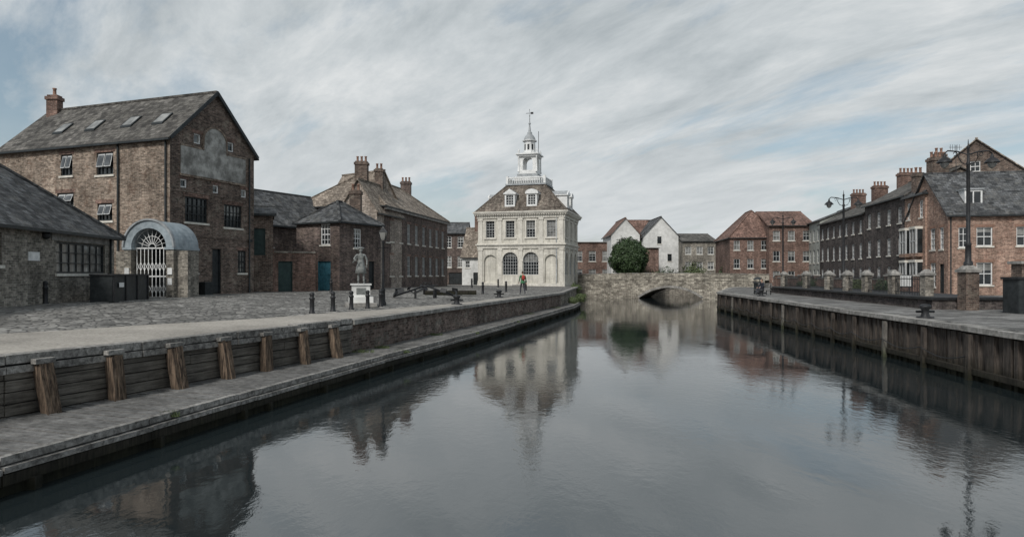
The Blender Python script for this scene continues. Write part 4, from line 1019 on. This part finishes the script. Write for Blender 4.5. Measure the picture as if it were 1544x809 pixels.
q = figure("person", (x, y, gz(x, y)), R(20), stand(anL=(-.12, .16, .09), knL=(-.11, .12, .5), anR=(.12, -.2, .12), knR=(.11, -.02, .5), wrL=(-.24, .16, .92), wrR=(.26, -.06, .88)), (g1, g2, iron, skin_m, hair_m), 1.86)
q.sphere('backpack', g3, (0, -.17, 1.24), (.15, .09, .2), 12, 10)
q.finish()
J = stand(hip=(0, 0, .5), chest=(0, .04, .84), neck=(0, .05, 1.02), head=(0, .08, 1.16), shL=(-.19, .04, .94), shR=(.19, .04, .94), elL=(-.24, .1, .68), elR=(.24, .1, .68), wrL=(-.16, .34, .6), wrR=(.16, .34, .6),
          thL=(-.1, .08, .5), thR=(.1, .08, .5), knL=(-.12, .44, .5), knR=(.12, .44, .5), anL=(-.12, .46, .09), anR=(.12, .46, .09))
figure("seated_person", (20.4, 54, ZE), R(110), J, (cloth("navy_coat", (.03, .035, .05)), g2, iron, skin_m, hair_m), 1.75, seated=True).finish()
q = Bld("park_bench", loc=(20.4, 54, ZE), rot=R(110))
for yy in (-.14, -.02, .1, .22): q.box('seat', wood_cap, -.8, .8, yy-.05, yy+.05, .36, .40)
for zz in (.6, .74, .88): q.box('backrest', wood_cap, -.8, .8, -.26, -.22, zz-.05, zz+.05)
for xx in (-.7, .7):
    q.bar('legs', iron, (xx, -.2, 0), (xx, -.24, .95), .05, .05); q.bar('legs', iron, (xx, .22, 0), (xx, .22, .36), .05, .05); q.bar('legs', iron, (xx, -.22, .34), (xx, .26, .34), .05, .04)
q.finish()
sx_, sy_ = -7.25, 31.8; sz = gz(sx_, sy_)
q = figure("sea_captain_statue", (sx_, sy_, sz+1.07), R(195), stand(elR=(.32, .05, 1.2), wrR=(.28, .28, 1.16), elL=(-.30, -.04, 1.13), wrL=(-.28, .06, .90), anL=(-.14, .12, .09), knL=(-.13, .1, .5)), (bronze,)*5, 1.72, coat=True, statue=True)
k = 1.75/1.72
q.tube('chart_scroll', bronze, [(.16, .36, 1.28), (.40, .34, 1.0)], .035, 10)
q.sphere('cocked_hat', bronze, (0, .0, 1.73), (.18, .13, .055), 14, 8)
q.box('plinth', white_wall, -.42*k, .42*k, -.42*k, .42*k, -.62*k, -.07*k); q.box('plinth', white_wall, -.48*k, .48*k, -.48*k, .48*k, -.07*k, .0)
q.box('plinth_step', concrete, -.72*k, .72*k, -.72*k, .72*k, -1.09*k, -.9*k); q.box('plinth', white_wall, -.56*k, .56*k, -.56*k, .56*k, -.9*k, -.62*k)
q.box('plaque', bronze, -.22*k, .22*k, .42*k, .44*k, -.5*k, -.2*k)
q.finish()

# ------------------------------------------------------------------ anchors
def anchor(x, y, rot, tilt=.3, sc=1.0):
    q = Bld("ship_anchor", loc=(x, y, gz(x, y)), rot=rot, scale=sc)
    q.tube('shank', iron, [(-1.0, 0, .14), (.9, 0, .75)], [.07, .05], 8)
    q.tube('stock', iron, [(.8, -.8, .72), (.8, .8, .72)], [.035, .035], 8)
    q.sphere('stock_balls', iron, (.8, -.82, .72), .07); q.sphere('stock_balls', iron, (.8, .82, .72), .07)
    q.tube('ring', iron, [(1.0+.15*math.cos(t), .0, .8+.15*math.sin(t)) for t in [k*math.pi/6 for k in range(13)]], .022, 6, False)
    arc_ = [(-1.0+.54*(1-math.cos(t)), .85*math.sin(t), .10+.44*.85*abs(math.sin(t))) for t in [(-1.25+2.5*k/12) for k in range(13)]]
    q.tube('arms', iron, arc_, [.05]*13, 8)
    for s_ in (0, -1):
        e_ = V(arc_[s_]); q.bar('flukes', iron, e_-V((.22, 0, 0)), e_+V((.16, 0, .05)), .26, .03, up=(0, 1 if s_ else -1, .6))
    q.box('support', iron, .25, .35, -.15, .15, 0, .5)
    q.finish()
anchor(-6.2, 40.5, R(15)); anchor(-4.6, 42.0, R(160), sc=1.05); anchor(-6.2, 46, R(60), sc=.9)
q = Bld("timber_baulk", loc=(-4.3, 46.5, gz(-4.3, 46.5)), rot=R(10)); q.bar('baulk', wood_pile, (-1.8, 0, .18), (1.8, 0, .18), .3, .3); q.bar('baulk', wood_pile, (-1.2, .4, .15), (1.4, .55, .15), .24, .24); q.finish()

# ------------------------------------------------------------------ misc right-hand furniture
q = Bld("litter_bin", loc=(21.3, 57.5, ZE))
q.lathe('body', paint_k, (0, 0, 0), [(.36, 0), (.36, .05), (.32, .08), (.33, .85), (.37, .9), (.37, .98)], 16); q.lathe('hood', paint_k, (0, 0, 1.2), [(.37, 0), (.33, .1), (.15, .2), (.02, .22)], 16)
for k in range(4):
    a = k*math.pi/2+.7; q.bar('hood_posts', paint_k, (.33*math.cos(a), .33*math.sin(a), .95), (.33*math.cos(a), .33*math.sin(a), 1.22), .04, .04)
q.finish()
q = Bld("brick_gate_pier", loc=(21.75, 28.2, ZE))
q.box('base', paint_k, -.55, .9, -.45, .45, 0, 1.45); q.box('base_cap', iron, -.62, .97, -.5, .5, 1.45, 1.55)
q.box('upper', brick_wh, -.3, .7, -.3, .3, 1.55, 2.1); q.box('cap', concrete, -.4, .8, -.4, .4, 2.1, 2.22)
q.finish()
q = Bld("information_sign", loc=(22.6, 38.5, 2.27), rot=R(-25))
q.bar('legs', iron, (-.4, 0, 0), (-.4, 0, .95), .06, .06); q.bar('legs', iron, (.4, 0, 0), (.4, 0, .95), .06, .06); q.box('panel', paint_w, -.5, .5, -.06, -.03, .4, 1.0); q.box('frame', paint_k, -.55, .55, -.03, .03, .35, 1.05)
q.finish()

# ------------------------------------------------------------------ vegetation
def leafmat(nm, a, b_):
    m, n, l, bs = newmat(nm); v = coords(n, l, 'Object')
    c = ramp(n, l, noi(n, l, v, 1.4, 6, .75), [(.35, a), (.65, b_)]); l.new(c, bs.inputs['Base Color']); bs.inputs['Roughness'].default_value = .6
    return m
leaf1 = leafmat("foliage_dark", (.014, .028, .009), (.048, .088, .028)); leaf2 = leafmat("foliage_light", (.05, .075, .025), (.105, .135, .05))
bark = wood("bark", (.06, .05, .04), (.16, .13, .1), (3, 3, .4))
def leaves(nm, c, r, cnt, size, mat, lump=.16, shell=.55, seed=0):
    rnd = random.Random(seed); vs, fs = [], []
    for i in range(cnt):
        dv = V((rnd.gauss(0, 1), rnd.gauss(0, 1), rnd.gauss(0, 1))).normalized()
        k = shell+(1-shell)*rnd.random()**.5
        lm = 1+lump*(noise.noise(dv*2.3+V((seed, 0, 0)))*1.6+noise.noise(dv*6+V((0, seed, 0)))*.8)
        p = V((dv.x*r[0], dv.y*r[1], dv.z*r[2]))*k*lm
        if rnd.random() < .02: p *= 1.06
        nrm = (dv+V((rnd.uniform(-1, 1), rnd.uniform(-1, 1), rnd.uniform(-1, 1)))*.8).normalized()
        a = nrm.orthogonal().normalized(); a = Matrix.Rotation(rnd.uniform(0, 6.28), 3, nrm) @ a; b_ = nrm.cross(a)
        s_ = size*rnd.uniform(.6, 1.3); kk = len(vs); p = p+V(c)
        vs += [tuple(p-a*s_), tuple(p+b_*s_*.45), tuple(p+a*s_), tuple(p-b_*s_*.45)]; fs.append((kk, kk+1, kk+2, kk+3))
    me = bpy.data.meshes.new(nm); me.from_pydata(vs, [], fs); me.materials.append(mat); o = bpy.data.objects.new(nm, me); scene.collection.objects.link(o); return o
q = Bld("round_clipped_tree", loc=(17.3, 98.5, 1.7))
q.tube('trunk', bark, [(0, 0, 0), (.03, .02, 1.0), (0, 0, 2.2), (.05, 0, 4)], [.26, .2, .16, .07], 10)
for k in range(9):
    a = k*.7; q.tube('limbs', bark, [(0, 0, 1.5+k*.2), (math.cos(a)*.9, math.sin(a)*.9, 2.6+k*.22), (math.cos(a)*1.9, math.sin(a)*1.9, 3.2+k*.3)], [.1, .06, .02], 6)
q.extra.append(leaves('crown', (0, 0, 3.9), (2.75, 2.6, 3.0), 22000, .15, leaf1, .17, .6, 3))
q.finish()
def bush(nm, x, y, z, r, cnt, size, mat, seed):
    q = Bld(nm, loc=(x, y, z)); q.tube('stems', bark, [(0, 0, -.1), (0, 0, r[2]*.8)], [.05, .02], 6)
    q.extra.append(leaves('leaves', (0, 0, r[2]*.6), r, cnt, size, mat, .35, .3, seed)); q.finish()
bush("hedge", 23.0, 100, 1.7, (3.0, .8, 1.5), 3500, .14, leaf1, 5); bush("hedge", 27.5, 101, 1.7, (2.5, .8, 1.3), 3000, .14, leaf2, 6)
bush("shrub", 33.8, 104, 1.7, (1.6, 1.3, 2.0), 2500, .14, leaf1, 7); bush("shrub", 31.5, 115, 1.7, (2.2, 1.5, 2.3), 2500, .16, leaf2, 8)
bush("ivy_clump", 8.4, 88.0, 1.0, (.7, 1.4, .7), 1500, .1, leaf2, 9); bush("ivy_clump", 6.0, 65.0, .5, (.5, .8, .4), 1000, .07, leaf2, 10)
bush("shrub", 7.2, 69.5, .6, (.6, .9, .5), 1200, .08, leaf2, 19)
bush("shrub", 27.6, 62, 1.7, (.9, .9, .9), 1500, .1, leaf1, 11); bush("shrub", 24.6, 44, 2.1, (.6, .6, .6), 1200, .07, leaf1, 12); bush("shrub", 29, 56, 1.7, (.9, .7, .8), 1500, .1, leaf2, 13)
def weeds(x, y, z, r, seed):
    rnd = random.Random(seed); vs, fs = [], []
    for i in range(220):
        a = rnd.uniform(0, 6.28); rr = r*rnd.random()**.7; px, py = math.cos(a)*rr, math.sin(a)*rr*.5; h = rnd.uniform(.03, .14); t = rnd.uniform(0, 6.28); w = .01; lx_, ly_ = rnd.uniform(-.06, .06), rnd.uniform(-.06, .06)
        k = len(vs); vs += [(px-w*math.cos(t), py-w*math.sin(t), 0), (px+w*math.cos(t), py+w*math.sin(t), 0), (px+lx_, py+ly_, h)]; fs.append((k, k+1, k+2))
    me = bpy.data.meshes.new('weeds'); me.from_pydata(vs, [], fs); me.materials.append(leaf2); o = bpy.data.objects.new('weed_tuft', me); scene.collection.objects.link(o); o.location = (x, y, z)
for k, (x, y, z, r) in enumerate([(-5.5, 24.2, .52, .5), (-5.0, 25.6, .52, .3), (-4.0, 24.3, .5, .3), (-1.8, 32, .5, .25), (-3.6, 31, .52, .35), (1.2, 47.5, .5, .4), (.2, 39.6, .5, .3), (-6.9, 13.4, .5, .18), (3.6, 56, .52, .5)]): weeds(x, y, z, r, k)

# ------------------------------------------------------------------ sky + sun
w = bpy.data.worlds.new("World"); scene.world = w; w.use_nodes = True
n = w.node_tree.nodes; l = w.node_tree.links
for x in list(n): n.remove(x)
out = n.new('ShaderNodeOutputWorld')
sky = n.new('ShaderNodeTexSky'); sky.sky_type = 'NISHITA'; sky.sun_disc = False
SE, SA = 42, 208
sky.sun_elevation = R(SE); sky.sun_rotation = R(SA); sky.air_density = 1.0; sky.dust_density = 2.0
hs = n.new('ShaderNodeHueSaturation'); hs.inputs['Saturation'].default_value = .85; hs.inputs['Hue'].default_value = .48; l.new(sky.outputs[0], hs.inputs['Color'])
bg1 = n.new('ShaderNodeBackground'); bg1.inputs[1].default_value = .105; l.new(hs.outputs[0], bg1.inputs[0])
tc = n.new('ShaderNodeTexCoord'); sp = n.new('ShaderNodeSeparateXYZ'); l.new(tc.outputs['Generated'], sp.inputs[0])
ab = mathn(n, l, 'MAXIMUM', sp.outputs[2], 0)
ad = mathn(n, l, 'ADD', ab, .22)
cb = n.new('ShaderNodeCombineXYZ'); l.new(mathn(n, l, 'DIVIDE', sp.outputs[0], ad), cb.inputs[0]); l.new(mathn(n, l, 'DIVIDE', sp.outputs[1], ad), cb.inputs[1])
# first domain rotated so streaks fan down towards the right, as high cirrus does
r1 = n.new('ShaderNodeMapping'); r1.inputs['Rotation'].default_value = (0, 0, R(52)); l.new(cb.outputs[0], r1.inputs[0])
mp = n.new('ShaderNodeMapping'); mp.inputs['Scale'].default_value = (.62, 1.35, 1); mp.inputs['Location'].default_value = (1.4, 5.2, 0); l.new(r1.outputs[0], mp.inputs[0])
f = noi(n, l, mp.outputs[0], 1.15, 11, .6, .25)
xa = mathn(n, l, 'ABSOLUTE', mathn(n, l, 'SUBTRACT', sp.outputs[0], .08), 0)
f = mathn(n, l, 'ADD', f, mathn(n, l, 'MULTIPLY', xa, -.24))
f = mathn(n, l, 'ADD', f, .11)
mask = ramp(n, l, f, [(.40, .12), (.53, 1.0)])
f2 = noi(n, l, mp.outputs[0], 2.2, 11, .66, .3)
ccol = ramp(n, l, f2, [(.32, (.42, .465, .49)), (.5, (.575, .615, .635)), (.68, (.75, .77, .775))])
hz = ramp(n, l, ab, [(0.0, .85), (.22, 0)])
ccol = mixrgb(n, l, 'MIX', hz, ccol, (.66, .69, .705, 1))
mk = mathn(n, l, 'MAXIMUM', mask, hz)
bg2 = n.new('ShaderNodeBackground'); l.new(ccol, bg2.inputs[0]); bg2.inputs[1].default_value = 1.0
mx = n.new('ShaderNodeMixShader'); l.new(mk, mx.inputs[0]); l.new(bg1.outputs[0], mx.inputs[1]); l.new(bg2.outputs[0], mx.inputs[2]); l.new(mx.outputs[0], out.inputs[0])
sl_ = bpy.data.lights.new("sun", 'SUN'); sl_.energy = 2.5; sl_.angle = R(11); sl_.color = (1, .97, .92)
so = bpy.data.objects.new("sun", sl_); scene.collection.objects.link(so)
az = R(SA); dirv = V((math.sin(az)*math.cos(R(SE)), math.cos(az)*math.cos(R(SE)), math.sin(R(SE))))
so.rotation_euler = dirv.to_track_quat('Z', 'Y').to_euler(); so.location = (0, -20, 40)

# ------------------------------------------------------------------ camera
cam = bpy.data.cameras.new("camera"); co = bpy.data.objects.new("camera", cam); scene.collection.objects.link(co)
co.location = (0, 0, 3.37); co.rotation_euler = (R(90), 0, 0)
cam.sensor_width = 36; cam.lens = 1000/1544*36; cam.shift_y = 8.5/1544; cam.clip_end = 6000; cam.clip_start = .1
scene.camera = co
scene.view_settings.view_transform = 'Standard'; scene.view_settings.look = 'None'; scene.view_settings.exposure = 0
